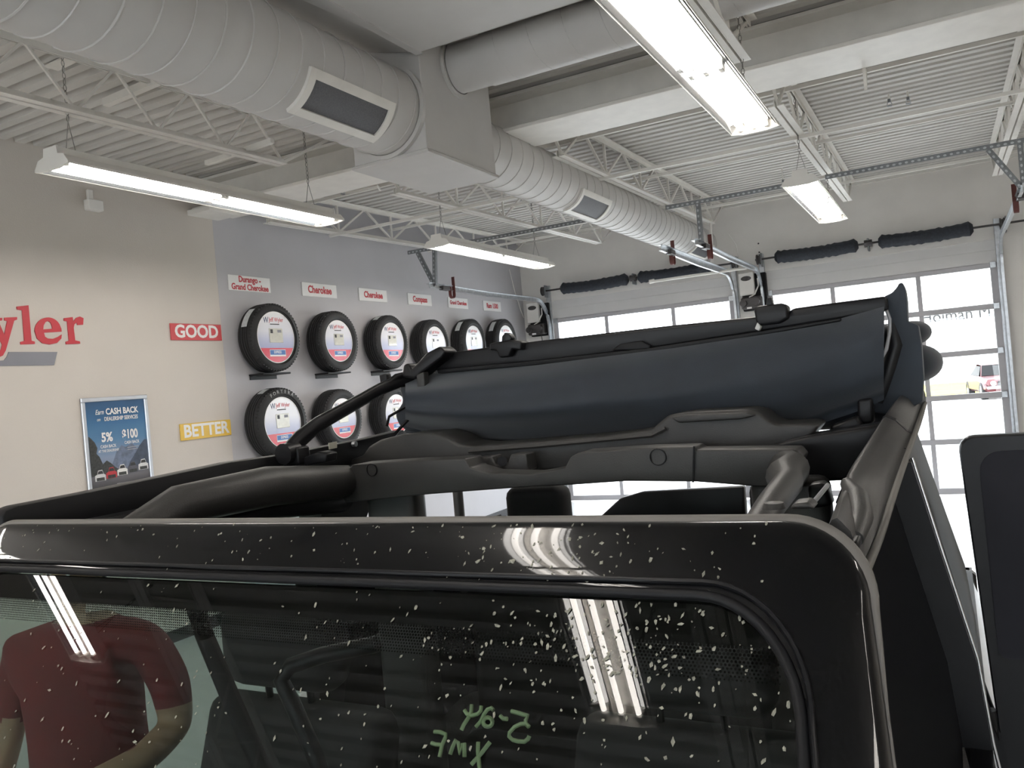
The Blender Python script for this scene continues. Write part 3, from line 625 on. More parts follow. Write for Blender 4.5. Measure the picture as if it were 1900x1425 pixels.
def tire(y, z, Rr, rd, label, shelf_label, sticker=None, letters=None):
    t = thing('display_tire', label, 'tire', (XL+0.01, y, z-Rr), 'display tires on the grey wall')
    x0 = XL+0.012; wd = 0.235
    prof = [(x0, rd+0.01), (x0+0.004, Rr*0.80), (x0+0.02, Rr*0.93), (x0+0.045, Rr*0.985)]
    for gx in (0.075, 0.105, 0.135, 0.165):
        prof += [(x0+gx-0.006, Rr), (x0+gx-0.004, Rr-0.008), (x0+gx+0.004, Rr-0.008), (x0+gx+0.006, Rr)]
    prof += [(x0+0.195, Rr*0.985), (x0+0.218, Rr*0.945), (x0+0.230, Rr*0.88), (x0+wd, Rr*0.80), (x0+wd-0.004, rd+0.035), (x0+wd-0.012, rd+0.018), (x0+wd-0.010, rd+0.012), (x0+wd-0.018, rd+0.004), (x0+wd-0.05, rd+0.004), (x0+wd-0.05, rd-0.01)]
    MB().lathe(prof, 'X', (0, y, z), 64).build('tire_casing', rubber, t, 40)
    # shoulder blocks
    b = MB(); n = 60
    for k in range(n):
        a = 2*math.pi*k/n; M = Matrix.Translation((0, y, z)) @ Matrix.Rotation(a, 4, 'X')
        b.box((x0+0.178, -0.010, Rr*0.945), (x0+0.214, 0.010, Rr*0.987), 0.003, M)
    b.build('tread_blocks', rubber, t, 0)['kind'] = 'stuff'
    xd = x0+wd-0.022
    d = MB().lathe([(xd-0.006, 0.0), (xd-0.006, rd), (xd, rd), (xd, 0.0)], 'X', (0, y, z), 56).build('printed_disc', dm, t, 30)
    MB().lathe([(xd-0.006, rd-0.006), (xd-0.006, rd+0.004), (xd+0.0025, rd+0.004), (xd+0.0025, rd-0.005)], 'X', (0, y, z), 56).build('disc_rim', white, d, 30)
    xx = xd+0.0008; k = rd/0.26
    text_obj('disc_lettering', 'Jeff Wyler', 0.062*k, red, wallM((xx, y+0.02*k, z+0.178*k)), d, bold=0.006, xs=0.8, thick=0.0004)
    text_obj('disc_emblem', 'W', 0.085*k, navyp, wallM((xx, y-0.125*k, z+0.172*k)), d, bold=0.01, xs=0.8, thick=0.0004)
    MB().box((xx-.0003, y-0.07*k, z+0.128*k), (xx+.0004, y+0.06*k, z+0.138*k)).build('disc_caption', black, d, 0)
    MB().box((xd, y-0.095*k, z-0.055*k), (xd+0.006, y+0.095*k, z+0.09*k), 0.003).build('paper_sleeve', sleeve, d)
    MB().box((xd+0.006, y-0.08*k, z+0.04*k), (xd+0.0065, y-0.045*k, z+0.08*k)).build('sleeve_print', black, d, 0)
    MB().box((xd+0.006, y+0.02*k, z+0.048*k), (xd+0.0065, y+0.075*k, z+0.076*k)).build('sleeve_print', letgrey, d, 0)
    MB().box((xx-.0003, y-0.105*k, z-0.195*k), (xx+.0004, y+0.12*k, z-0.125*k)).build('badge_border', white, d, 0)
    MB().box((xx, y-0.1*k, z-0.178*k), (xx+.0008, y+0.115*k, z-0.13*k)).build('badge', bluep, d, 0)
    text_obj('badge_lettering', 'EXPRESS', 0.038*k, white, wallM((xx+.001, y+0.005*k, z-0.153*k)), d, bold=0.02, xs=0.75, thick=0.0004)
    if sticker:
        a0, a1 = sticker; rr = Rr+0.0015; rings = []
        for q in range(7):
            a = R(a0+(a1-a0)*q/6); rings.append([(x0+h, y+rr*math.cos(a)*s_, z+rr*math.sin(a)*s_) for h, s_ in ((0.085, 1.0), (0.16, 1.0), (0.16, 1.003), (0.085, 1.003))])
        st = MB().rings(rings).build('tread_sticker', mat('sticker_paper', (0.5, 0.52, 0.52), 0.5, var=0.1, scale=40), t, 30)
    if letters:
        txt, ac = letters; n = len(txt); rr = (Rr*0.86+rd)/2+0.03
        for i, ch in enumerate(txt):
            a = R(ac-(i-(n-1)/2)*9.5)
            M = wallM((x0+wd-0.006, y+rr*math.cos(a), z+rr*math.sin(a))) @ Matrix.Rotation(a-math.pi/2, 4, 'Z')
            text_obj('sidewall_letter', ch, 0.05, sidewhite, M, t, bold=0.02, thick=0.004)
    s = thing('tire_shelf', shelf_label, 'shelf', (XL, y, z-Rr-0.02), 'small black shelves under the display tires')
    MB().box((XL, y-0.2, z-Rr-0.022), (XL+0.20, y+0.2, z-Rr-0.004), 0.004).build('shelf_plate', satin, s)
    MB().box((XL, y-0.19, z-Rr-0.06), (XL+0.01, y+0.19, z-Rr-0.022), 0.002).build('wall_flange', satin, s)
tire(6.42, 2.72, 0.355, 0.262, 'black tire with a large disc under the Durango sign', 'black shelf under the tire below the Durango sign', (125, 162))
tire(7.41, 2.69, 0.345, 0.232, 'black tire under the second sign from the left', 'black shelf under the upper second tire')
tire(8.43, 2.685, 0.338, 0.236, 'black tire with a short white sticker under the third sign', 'black shelf under the upper third tire', (108, 125))
tire(9.42, 2.655, 0.345, 0.24, 'black tire without sticker under the Compass sign', 'black shelf under the tire below the Compass sign')
tire(10.45, 2.69, 0.35, 0.24, 'black tire with a white sticker under the sign reading only Grand Cherokee', 'black shelf under the tire below the sign reading only Grand Cherokee', (120, 150))
tire(11.46, 2.71, 0.36, 0.25, 'black tire nearest the room corner under the Ram 1500 sign', 'black shelf under the tire nearest the room corner', (120, 152))
tire(6.41, 1.845, 0.362, 0.258, 'lower row tire with raised sidewall letters, left of the others', 'black shelf under the leftmost lower tire', (105, 122), ('FORTERA', 90))
tire(7.37, 1.815, 0.335, 0.222, 'lower row tire crossed by the black folding arm', 'black shelf under the lower second tire')
tire(8.40, 1.79, 0.345, 0.24, 'lower row tire half hidden behind the folded soft top', 'black shelf under the half hidden lower tire', (118, 134))
# ------------------------------------------------------------------ outside, beyond the garage doors
struct(MB().box((-60, YB+0.13, -0.14), (90, 260, -0.03)).build('ground', mat('pale_concrete_lot', (0.55, 0.54, 0.52), 0.8, scale=0.3)))
struct(MB().box((-60, -80, -0.14), (60, YF-0.21, -0.03)).build('ground', MATS['pale_concrete_lot']))
tag(MB().box((-9, 39.7, -0.05), (30, 52.5, 0.02), 0.01).build('verge', mat('yellow_dry_grass', (0.50, 0.44, 0.035), 0.9, var=0.2, scale=0.8)), 'yellow dry verge across the lot behind the red car', 'grass')
t = thing('showroom', 'pale building with grey lettering far beyond the right garage door', 'building', (3, 64, 0))
MB().box((-14, 62, 0), (20, 70, 7.5), 0.05).build('facade', mat('pale_facade', (0.8, 0.8, 0.8), 0.7), t)
MB().box((-14.2, 61.8, 7.4), (20.2, 70.2, 7.7), 0.05).build('parapet', doorm, t)
c0 = W(1715, 592, 'Y', 61.9); c1 = W(1832, 577, 'Y', 61.9)
M = Matrix(((1, 0, 0), (0, 0, -1), (0, 1, 0))).to_4x4(); M.translation = Vector(((c0.x+c1.x)/2+0.1, 61.93, (c0.z+c1.z)/2))
text_obj('facade_lettering', 'Holman M.', 1.05, mat('facade_letter_grey', (0.012, 0.012, 0.015), 0.7), M, t, bold=0.0, xs=0.92, thick=0.05)
def car(name, label, loc, rz, pm_, scale=1.0):
    t = thing(name, label, 'car', (0, 0, 0))
    secs = [(-2.1, .42, .62, .80), (-2.0, .30, .74, .86), (-1.2, .25, .80, .90), (-.75, .25, .84, .91), (1.5, .25, .86, .91), (2.05, .32, .84, .86), (2.15, .45, .72, .80)]
    MB().rings([[(-w_, y, z0+.1), (-w_*.9, y, z0), (w_*.9, y, z0), (w_, y, z0+.1), (w_, y, z1-.15), (w_*.9, y, z1), (-w_*.9, y, z1), (-w_, y, z1-.15)] for y, z0, z1, w_ in secs]).build('body', pm_, t, 30)
    MB().rings([[(-w_, y, z), (w_, y, z), (w_*.98, y+.001, z+.001), (-w_*.98, y+.001, z+.001)] for y, z, w_ in ((-.75, .82, .78), (-.1, 1.24, .62), (.7, 1.27, .62), (1.45, .84, .74))]).build('roof_panel', pm_, t, 30)
    MB().rings([[(-.74, -.72, .84), (.74, -.72, .84), (.60, -.14, 1.22), (-.60, -.14, 1.22)], [(-.74, -.74, .85), (.74, -.74, .85), (.60, -.16, 1.23), (-.60, -.16, 1.23)]]).build('windshield', privacy, t, 0)
    for s in (-1, 1):
        MB().prism([(s*.79, -.6, .85), (s*.63, -.1, 1.2), (s*.63, .7, 1.22), (s*.77, 1.3, .86)], (s*.01, 0, 0)).build('side_window', privacy, t, 0)
        MB().tube([(s*.62, -2.07, .60), (s*.62, -2.13, .60)], .09, 14).build('headlight', fixm, t)
        for y in (-1.35, 1.3):
            MB().lathe([(s*.70, .15), (s*.70, .32), (s*.90, .32), (s*.92, .30), (s*.92, .2), (s*.90, .2)], 'X', (0, y, .32), 24).build('wheel', rubber, t)
            MB().lathe([(s*.91, 0), (s*.91, .2), (s*.88, .2)], 'X', (0, y, .32), 20).build('hubcap', galv, t)
    MB().box((-.48, -2.14, .52), (.48, -2.08, .68), .01).build('grille', black, t)
    MB().box((-.84, -2.2, .40), (.84, -2.08, .50), .03).build('bumper', galv, t)
    t.location = loc; t.rotation_euler = (0, 0, rz); t.scale = (scale,)*3
    return t
car('parked_car', 'red car parked outside, seen through the right garage door', (1.72, 36.6, -0.03), R(8), mat('red_car_paint', (0.075, 0.003, 0.006), 0.3, coat=0.6))
p = W(1766, 669, 'Z', 0.0)
car('parked_car', 'white car far out in the lot, only its wheels standing out', (p.x, p.y, -0.03), R(90), mat('white_car_paint', (0.75, 0.75, 0.75), 0.3, coat=0.6))

# ------------------------------------------------------------------ the black vehicle
VX = -0.89                                     # centre line
veh = thing('off_road_vehicle', 'black open-topped off-road vehicle facing the camera, soft top folded up behind', 'vehicle', (VX, 1.5, 0))
GP = W(900, 1090, 'Y', 0.88); TL = R(34); gn = Vector((0, -math.cos(TL), math.sin(TL))); gu = Vector((0, math.sin(TL), math.cos(TL)))
def G(X, w_, h=0.0): return Vector((X, GP.y, GP.z)) + gu*w_ + gn*h
def GPX(x, y, h=0.0):
    o = G(0, 0, h); d = rt*((x-950)/FPX) - up*((y-712.5)/FPX) + fw
    return CAM + d*((o-CAM).dot(gn)/d.dot(gn))
def contour(hw, top, rx, rw, bottom, flare, n=12):
    """left side up, over the top, right side down; (dx from centre, w)"""
    pts = [(-hw-flare*(1-k/8), bottom+(top-rw-bottom)*k/8) for k in range(8)]
    pts += [(-hw+rx-rx*math.cos(R(90*k/n)), top-rw+rw*math.sin(R(90*k/n))) for k in range(n+1)]
    right = [(-a, b) for a, b in reversed(pts)]
    mid = [(-hw+rx+2*(hw-rx)*k/14, top) for k in range(1, 14)]
    return pts+mid+right
WB = -0.80
inn = contour(0.742, 0.0, 0.112, 0.135, WB, 0.06); out_ = contour(0.803, 0.100, 0.085, 0.092, WB-0.02, 0.075)
PROF = [(0.02, -0.006), (0.03, 0.003)]+[(t_, 0.0035+0.004*t_-0.0265*t_*t_) for t_ in (0.07, 0.15, 0.25, 0.35, 0.45, 0.55, 0.65, 0.75, 0.85, 0.92)]+[(0.96, -0.0215), (0.985, -0.026), (1.0, -0.034), (1.0, -0.048), (0.85, -0.065), (0.15, -0.055)]
NP = len(PROF)
rings = []
for (a, c), (d, e_) in zip(inn, out_):
    rings.append([G(VX+a+(d-a)*t_, c+(e_-c)*t_, h) for t_, h in PROF])
MB().rings(rings).build('windshield_frame', paint, veh, 50)
def hprof(t_):
    for (a, h0), (c, h1) in zip(PROF[1:14], PROF[2:14]):
        if a <= t_ <= c: return h0+(h1-h0)*(t_-a)/(c-a)
    return 0
me = bpy.data.meshes.new('windshield'); f = [G(VX+a*1.004, c+0.003, -0.003) for a, c in inn]; me.from_pydata([tuple(v) for v in f], [], [tuple(range(len(f)))]); me.update()
if me.polygons[0].normal.dot(gn) < 0: me.flip_normals()
wsh = link_mesh('windshield', me, wglass, veh, 0)
MB().tube([G(VX+a, c, 0.002) for a, c in inn], 0.0065, 8).build('glass_seal', blk, veh, 60)
MB().tube([G(VX+a*1.012+0, c+0.013, 0.007) for a, c in inn], 0.0035, 6).build('glass_trim', satin, veh, 60)
MB().tube([G(VX+a*0.999, c-0.002, -0.034) for a, c in out_], [0.003+0.0085*min(1, max(0, (c+0.06)/0.14)) for a, c in out_], 8).build('header_seal', sealm, veh, 60)
# ceramic band and fading dots along the top of the glass
bt = []
for X0, X1 in ((VX-0.735, VX+0.735),):
    MB().prism([G(X0+0.03, -0.006, -0.0045), G(X1-0.03, -0.006, -0.0045), G(X1-0.005, -0.05, -0.0045), G(X0+0.005, -0.05, -0.0045)], gn*-0.0005).build('frit_band', mat('frit_black', (0.002, 0.002, 0.002), 0.9, spec=0.0), wsh, 0)
b = bmesh.new(); row = 0; w_ = -0.0515
while w_ > -0.088:
    rr = 0.00185*(1-0.45*(-0.0515-w_)/0.0365); X = VX-0.72+(0.0021 if row % 2 else 0)
    while X < VX+0.72:
        b.faces.new([b.verts.new(G(X+rr*math.cos(k*math.pi/3), w_+rr*math.sin(k*math.pi/3), -0.0042)) for k in range(6)]); X += 0.0042
    w_ -= 0.0037; row += 1
me = bpy.data.meshes.new('frit_dots'); b.to_mesh(me); b.free(); link_mesh('frit_dots', me, MATS['frit_black'], wsh, 0)['kind'] = 'stuff'
# marker strokes on the inside of the glass, mirrored
ink = mat('green_marker_ink', (0.42, 0.52, 0.30), 0.8)
S = [[(1370, 255), (1500, 290), (1635, 330), (1600, 400), (1600, 450), (1655, 510)], [(1605, 455), (1520, 460), (1420, 510), (1340, 600), (1335, 660), (1390, 715), (1480, 740), (1580, 745), (1640, 700), (1660, 650)],
     [(1190, 330), (1240, 375), (1310, 380)], [(1085, 240), (1050, 205), (990, 225), (930, 310), (880, 420), (800, 510)], [(995+75*math.cos(R(a)), 430+75*math.sin(R(a))) for a in range(0, 361, 30)],
     [(735, 150), (730, 260), (690, 350), (610, 470), (570, 560)], [(620, 240), (660, 300), (740, 325), (830, 300), (880, 250), (890, 170)],
     [(135, 585), (230, 590), (320, 630), (310, 690), (260, 800), (240, 900), (220, 990)], [(90, 765), (160, 790), (250, 795)], [(390, 950), (430, 830), (480, 720), (520, 760), (545, 930), (590, 780), (620, 770), (620, 990)],
     [(840, 750), (835, 900), (850, 1050), (862, 1180)], [(1030, 750), (900, 920), (730, 1110)]]
for st in S:
    MB().tube([GPX(790+x/8.636, 1290+y/8.636, -0.0055) for x, y in st], 0.0024, 6).build('marker_stroke', ink, wsh, 60)
# pollen and seed flecks stuck to glass and header
b = bmesh.new(); rg = random.Random(3)
def fleck(X, w_, h, s):
    a = rg.uniform(0, 6.28) if rg.random() < .4 else rg.gauss(1.3, .35); n = rg.choice((4, 5, 6)); el = rg.uniform(1.0, 2.4)
    vs = []
    for k in range(n):
        q = 2*math.pi*k/n; r_ = s*rg.uniform(.6, 1.2); x, y = r_*el*math.cos(q), r_*math.sin(q)
        vs.append(b.verts.new(G(X+x*math.cos(a)-y*math.sin(a), w_+x*math.sin(a)+y*math.cos(a), h)))
    c_ = b.verts.new(G(X, w_, h+s*0.5))
    for k in range(n): b.faces.new((vs[k], vs[(k+1) % n], c_))
for i in range(480):
    if rg.random() < .5: x, y = rg.gauss(1130, 150), rg.gauss(1180, 75)
    elif rg.random() < .6: x, y = rg.uniform(500, 1470), rg.uniform(1095, 1425)
    else: x, y = rg.uniform(5, 420), rg.uniform(1080, 1425)
    p = GPX(x, y); w_ = (p-G(0, 0)).dot(gu)
    if w_ > -0.01 or abs(p.x-VX) > .735: continue
    fleck(p.x, w_, -0.0015, min(.0022, abs(rg.gauss(.0010, .0006))+.0005))
for i in range(210):
    t_ = rg.uniform(.08, .9); X = VX+rg.uniform(-.7, .72) if rg.random() < .55 else rg.gauss(-.45, .14)
    if X > -0.19: continue
    fleck(X, .1*t_, hprof(t_)+.0006, abs(rg.gauss(.0009, .0006))+.0004)
me = bpy.data.meshes.new('pollen_flecks'); b.to_mesh(me); b.free(); link_mesh('pollen_flecks', me, mat('pollen', (0.24, 0.235, 0.19), 0.9, var=0.4, scale=200), veh, 0)['kind'] = 'stuff'

# helper: solid cut from a measured outline on a plane of constant Y, with real depth
def slab(nm_, px, Y, depth, m_, bev=0.012, parent=None, seg=3):
    return MB().prism([W(x, y, 'Y', Y) for x, y in px], (0, depth, 0), bev, seg).build(nm_, m_, parent or veh, 40)
# door and body rails
lr = [(4, 956), (12, 947), (35, 938), (160, 914), (430, 857), (530, 843), (684, 813), (750, 797)]
MB().prism([W(x, y, 'X', -1.69) for x, y in lr]+[W(x, y, 'X', -1.69)+Vector((0, 0, -0.085)) for x, y in reversed(lr)], (-0.05, 0, 0), 0.008).build('side_rail', blk, veh, 40)
MB().box((-1.70, 1.0, 1.755), (-1.62, 2.5, 1.795), 0.01).build('rail_channel', blk, veh)
MB().prism([W(x, y, 'X', -1.685) for x, y in ((609, 822), (624, 819), (624, 831), (610, 834))], (0.003, 0, 0)).build('paper_label', mat('pale_label', (0.5, 0.48, 0.40), 0.6), veh, 0)
b = MB(); p = W(655, 824, 'X', -1.684); b.tube([p, p+Vector((.012, 0, 0))], .009, 10); b.build('screw', galv, veh)
# right side rail trim: inner edge, crown, step and lip swept along the door opening
st_ = [((1533, 985), (1562, 975), (1592, 1028), (1606, 1058)), ((1552, 935), (1580, 905), (1612, 975), (1634, 992)), ((1566, 895), (1592, 868), (1640, 890), (1664, 900)), ((1600, 845), (1622, 812), (1668, 830), (1688, 832)), ((1642, 785), (1660, 752), (1692, 778), (1706, 782)), ((1672, 748), (1682, 728), (1704, 742), (1716, 748))]
rings = []
def cat(P, u):
    i = min(int(u), len(P)-2); f = u-i; p0, p1, p2, p3 = P[max(i-1, 0)], P[i], P[i+1], P[min(i+2, len(P)-1)]
    return 0.5*((2*p1)+(p2-p0)*f+(2*p0-5*p1+4*p2-p3)*f*f+(3*p1-p0-3*p2+p3)*f**3)
cols = [[W(*st_[q][k], 'Y', 0.99+q*0.30) for q in range(6)] for k in range(4)]
for q in range(21):
    u = q/4; A_, B_, C_, D_ = [cat(c_, u) for c_ in cols]
    sec = [A_, A_*.6+B_*.4+Vector((0, 0, .010)), A_*.25+B_*.75+Vector((0, 0, .010)), B_+Vector((0, 0, .004)), B_*.6+C_*.4+Vector((.003, 0, .006)), C_, C_*.5+D_*.5-Vector((0, 0, .004)), D_, D_+Vector((-.004, 0, -.010)), C_*.5+B_*.5+Vector((0, 0, -.03)), A_+Vector((.012, 0, -.03))]
    rings.append(sec)
MB().rings(rings).build('side_rail', plast, veh, 55)
MB().tube([r_[7] for r_ in rings], [.006]*len(rings), 8).build('rail_seal', sealm, veh, 60)
def midring(q, f): return [rings[q][k]*(1-f)+rings[q+1][k]*f for k in range(11)]
for q, f in ((4, .2), (14, .2)):
    c0, c1 = midring(q, f), midring(q, f+.2); cc = sum((v for v in c0), Vector())/11
    MB().rings([[v+(v-cc)*.05 for v in c0], [v+(v-cc)*.05 for v in c1]]).build('rail_joint', blk, veh, 0)
MB().tube([W(1572, 898, 'Y', 1.30), W(1590, 925, 'Y', 1.22), W(1596, 960, 'Y', 1.14), W(1586, 1000, 'Y', 1.05)], [.010, .016, .016, .010], 12).build('rail_fold', plast, veh, 60)
slab('rail_bracket', [(1560, 1010), (1592, 1004), (1594, 1026), (1570, 1030)], .97, .04, satin, .004)
# windshield posts inside the cab and padded sport bar
MB().tube([W(230, 1000, 'X', -1.5), W(330, 938, 'X', -1.5), W(500, 902, 'X', -1.5), W(640, 893, 'Y', 1.88)], [.036, .044, .05, .047], 14).build('sport_bar_pad', plast, veh, 50)
MB().tube([W(250, 1000, 'X', -1.55), W(320, 965, 'X', -1.55), W(500, 930, 'X', -1.55), W(632, 922, 'Y', 1.93)], [.03, .036, .046, .046], 12).build('sport_bar_shade', blk, veh, 50)  # black tube put in for the shaded underside of the pad
MB().tube([W(1400, 985, 'Y', 1.03), W(1432, 935, 'Y', 1.15), W(1462, 897, 'Y', 1.42), W(1455, 885, 'Y', 1.6), W(1472, 868, 'Y', 1.75), W(1462, 872, 'Y', 1.9)], [.018, .020, .024, .034, .032, .046], 14).build('sport_bar_pad', plast, veh, 50)
cross = [(636, 876), (655, 862), (760, 855), (862, 851), (872, 868), (905, 878), (985, 880), (1048, 868), (1058, 848), (1075, 839), (1200, 831), (1288, 829), (1292, 835), (1400, 834), (1478, 834), (1490, 848), (1470, 880), (1430, 905), (1290, 894), (1160, 893), (1060, 900), (960, 905), (800, 917), (640, 933), (625, 910)]
slab('sport_bar_cross_pad', cross, 1.87, .09, plast, .016)
for x, y, r_ in ((690, 872, .016), (1221, 848, .018)):
    p = W(x, y, 'Y', 1.868); MB().lathe([(p.y-.002, r_), (p.y-.002, r_*1.12), (p.y+.01, r_*1.12), (p.y+.01, r_*.5), (p.y+.02, 0)], 'Y', (p.x, 0, p.z), 20).build('screw_recess', blk, veh)
for x, y0, y1 in ((634, 866, 934), (1288, 828, 895)):
    MB().bar(W(x, y0, 'Y', 1.866), W(x-2, y1, 'Y', 1.866), .004, .003).build('pad_seam', blk, veh, 0)
slab('speaker_bracket', [(878, 850), (912, 846), (920, 862), (940, 862), (948, 842), (976, 842), (980, 874), (876, 876)], 2.0, .06, plast, .005)
MB().tube([W(932, 856, 'Y', 1.995), W(932, 856, 'Y', 2.03)], .014, 12).build('screw_recess', blk, veh)
hump = [(600, 868), (640, 856), (672, 845), (684, 828), (705, 816), (745, 806), (800, 803), (828, 812), (850, 824), (880, 828), (1000, 819), (1130, 808), (1208, 797), (1225, 782), (1240, 770), (1275, 765), (1385, 760), (1408, 765), (1425, 780), (1442, 788), (1500, 785), (1520, 789), (1512, 800), (1500, 815), (1420, 838), (1300, 842), (1000, 874), (850, 884), (720, 890), (600, 892)]
slab('rear_bow_trim', hump, 2.08, .16, plast, .014)
MB().tube([W(870, 838, 'Y', 2.07), W(1000, 828, 'Y', 2.07), (W(1210, 808, 'Y', 2.07)), W(1235, 795, 'Y', 2.07)], .006, 6).build('trim_ridge', plast, veh)
slab('trim_inset', [(1245, 776), (1275, 770), (1385, 766), (1402, 771), (1375, 778), (1260, 785)], 2.066, .03, plast, .004)
slab('bow_bracket', [(1425, 826), (1500, 808), (1590, 794), (1640, 786), (1610, 835), (1572, 892), (1500, 895), (1482, 860), (1476, 840)], 2.05, .1, satin, .01)
slab('bow_bracket', [(1498, 900), (1530, 896), (1545, 940), (1500, 945)], 1.6, .05, satin, .008)
MB().tube([W(1503, 940, 'Y', 1.2), W(1536, 900, 'Y', 1.35)], .0035, 8).build('latch_rod', galv, veh)
slab('visor_clip', [(1470, 935), (1500, 932), (1512, 945), (1466, 946)], 1.02, .04, plast, .006)
slab('visor_clip', [(298, 914), (322, 908), (326, 930), (336, 934), (290, 944)], 1.25, .05, plast, .006)
p = W(1436, 937, 'Y', 1.05); MB().lathe([(p.z-.004, 0), (p.z-.004, .014), (p.z+.003, .012), (p.z+.005, 0)], 'Z', (p.x, p.y, 0), 16).build('torx_bolt', plast, veh)
# folded soft top standing up behind
bow = [(800, 664), (830, 655), (900, 645), (1000, 632), (1120, 618), (1250, 603), (1400, 588), (1462, 580), (1470, 572), (1550, 561), (1645, 549), (1648, 575), (1560, 592), (1400, 618), (1200, 648), (1000, 672), (860, 684), (805, 688)]
slab('header_bow', bow, 2.32, .07, satin, .010)
lip = [(810, 686), (1000, 668), (1200, 646), (1400, 616), (1560, 590), (1560, 596), (1400, 624), (1200, 655), (1000, 677), (812, 693)]
slab('bow_lip', lip, 2.30, .03, blk, .003)
slab('bow_pad', [(1135, 650), (1150, 638), (1190, 632), (1208, 642), (1200, 650)], 2.305, .02, blk, .004)
nu, nv = 44, 26
tops = [(752, 700), (820, 690), (1000, 668), (1250, 638), (1550, 591), (1648, 562)]; bots = [(748, 800), (850, 826), (1000, 835), (1420, 815), (1505, 795), (1535, 782), (1590, 764), (1640, 742)]
def interp(L_, x):
    for (a, c), (d, e_) in zip(L_, L_[1:]):
        if x <= d: return c+(e_-c)*(x-a)/(d-a)
    return L_[-1][1]
b = bmesh.new(); gv = []
for i in range(nu+1):
    x = 752+(1640-752)*i/nu; u = i/nu; yt, yb = interp(tops, x), interp(bots, x); row = []
    for j in range(nv+1):
        v = j/nv; belly = -0.15*math.sin(math.pi*min(1, v*1.08))**.8*(0.75+.25*math.cos(2*u))
        fold = .016*math.sin(v*17+u*5)*math.exp(-2.6*u)+.007*math.sin(v*9-u*3)+.006*math.sin(14*u+v*3)*v
        row.append(b.verts.new(W(x, yt+(yb-yt)*v, 'Y', 2.335+belly+fold)))
    gv.append(row)
for i in range(nu):
    for j in range(nv): b.faces.new((gv[i][j], gv[i+1][j], gv[i+1][j+1], gv[i][j+1]))
bmesh.ops.recalc_face_normals(b, faces=list(b.faces)); bmesh.ops.solidify(b, geom=list(b.faces), thickness=.004)
me = bpy.data.meshes.new('roof_fabric'); b.to_mesh(me); b.free(); link_mesh('roof_fabric', me, fabric, veh, 60)
def roll(px, Y, r_, nm_='fabric_fold', sq=1.0):
    p = W(*px, 'Y', Y); L_ = []; x0 = -1.66; x1 = p.x
    xsn = [x0+r_*(1-math.cos(R(90*k/6))) for k in range(7)]+[x0+r_+(x1-x0-2*r_)*k/14 for k in range(1, 14)]+[x1-r_+r_*math.sin(R(90*k/8)) for k in range(9)]
    pts = [(x, Y+.01*math.sin(9*(x-x0)), p.z+.008*math.sin(7*(x-x0)+1)*(x1-x)) for x in xsn]
    rs = [r_*math.sqrt(max(.0004, 1-(max(0, (x0+r_-x)/r_, (x-x1+r_)/r_))**2)) for x in xsn]
    MB().tube(pts, rs, 18, True, (1.6, sq)).build(nm_, fabric, veh, 60)
roll((1729, 614), 2.52, .046, sq=.72); roll((1750, 670), 2.55, .066, sq=.80); roll((1718, 738), 2.50, .07)
arm = [(1640, 550), (1655, 543), (1664, 533), (1668, 525), (1675, 524), (1680, 537), (1683, 560), (1684, 596), (1704, 603), (1710, 640), (1714, 700), (1712, 745), (1690, 758), (1645, 768), (1604, 764), (1613, 742), (1622, 715), (1632, 690), (1646, 655), (1650, 600)]
slab('fold_arm', arm, 2.36, .10, fabric, .012)
MB().tube([W(x, y, 'Y', 2.352) for x, y in ((1644, 574), (1651, 592), (1651, 615), (1645, 648), (1632, 672), (1626, 700), (1620, 725), (1618, 745))], .0045, 8).build('edge_highlight', mat('edge_highlight_grey', (0.30, 0.30, 0.31), 0.2), veh, 60)  # highlight of outside light on the fabric edge, modelled as a grey tube
MB().tube([W(x, y, 'Y', 2.37) for x, y in ((1655, 600), (1662, 640), (1650, 680), (1638, 720), (1634, 748))], [.012, .02, .02, .018, .012], 10).build('side_strap', satin, veh, 60)
slab('hinge_post', [(1590, 742), (1618, 738), (1622, 785), (1592, 790)], 2.3, .06, satin, .008)
slab('hinge_post', [(1540, 790), (1590, 772), (1604, 800), (1540, 812)], 2.25, .06, satin, .008)
# header latches on the bow
slab('top_latch', [(908, 637), (948, 630), (968, 634), (966, 650), (950, 648), (944, 662), (926, 664), (920, 650), (908, 650)], 2.29, .06, satin, .006)
slab('latch_hook', [(930, 640), (931, 624), (937, 617), (945, 620), (950, 628), (945, 632), (942, 640)], 2.30, .03, satin, .003)
slab('top_latch', [(1398, 574), (1405, 568), (1452, 562), (1460, 568), (1462, 590), (1445, 600), (1404, 604)], 2.29, .06, satin, .006)
slab('latch_hook', [(1421, 568), (1423, 553), (1430, 551), (1434, 566)], 2.30, .03, satin, .003)
slab('latch_grip', [(1405, 598), (1412, 606), (1408, 614), (1400, 610)], 2.285, .02, mat('pale_plastic', (0.5, 0.5, 0.48), 0.4), .002)
slab('corner_latch', [(745, 700), (748, 676), (758, 674), (762, 686), (790, 655), (815, 642), (826, 652), (820, 664), (785, 690), (770, 704)], 2.26, .08, satin, .008)
slab('corner_latch', [(772, 695), (786, 690), (788, 720), (774, 722)], 2.24, .03, plast, .004)
slab('top_post', [(703, 696), (716, 693), (720, 722), (707, 724)], 2.24, .03, satin, .004)
slab('tailgate_trim', [(1095, 975), (1150, 925), (1190, 913), (1380, 903), (1384, 975)], 3.28, .05, satin, .008)
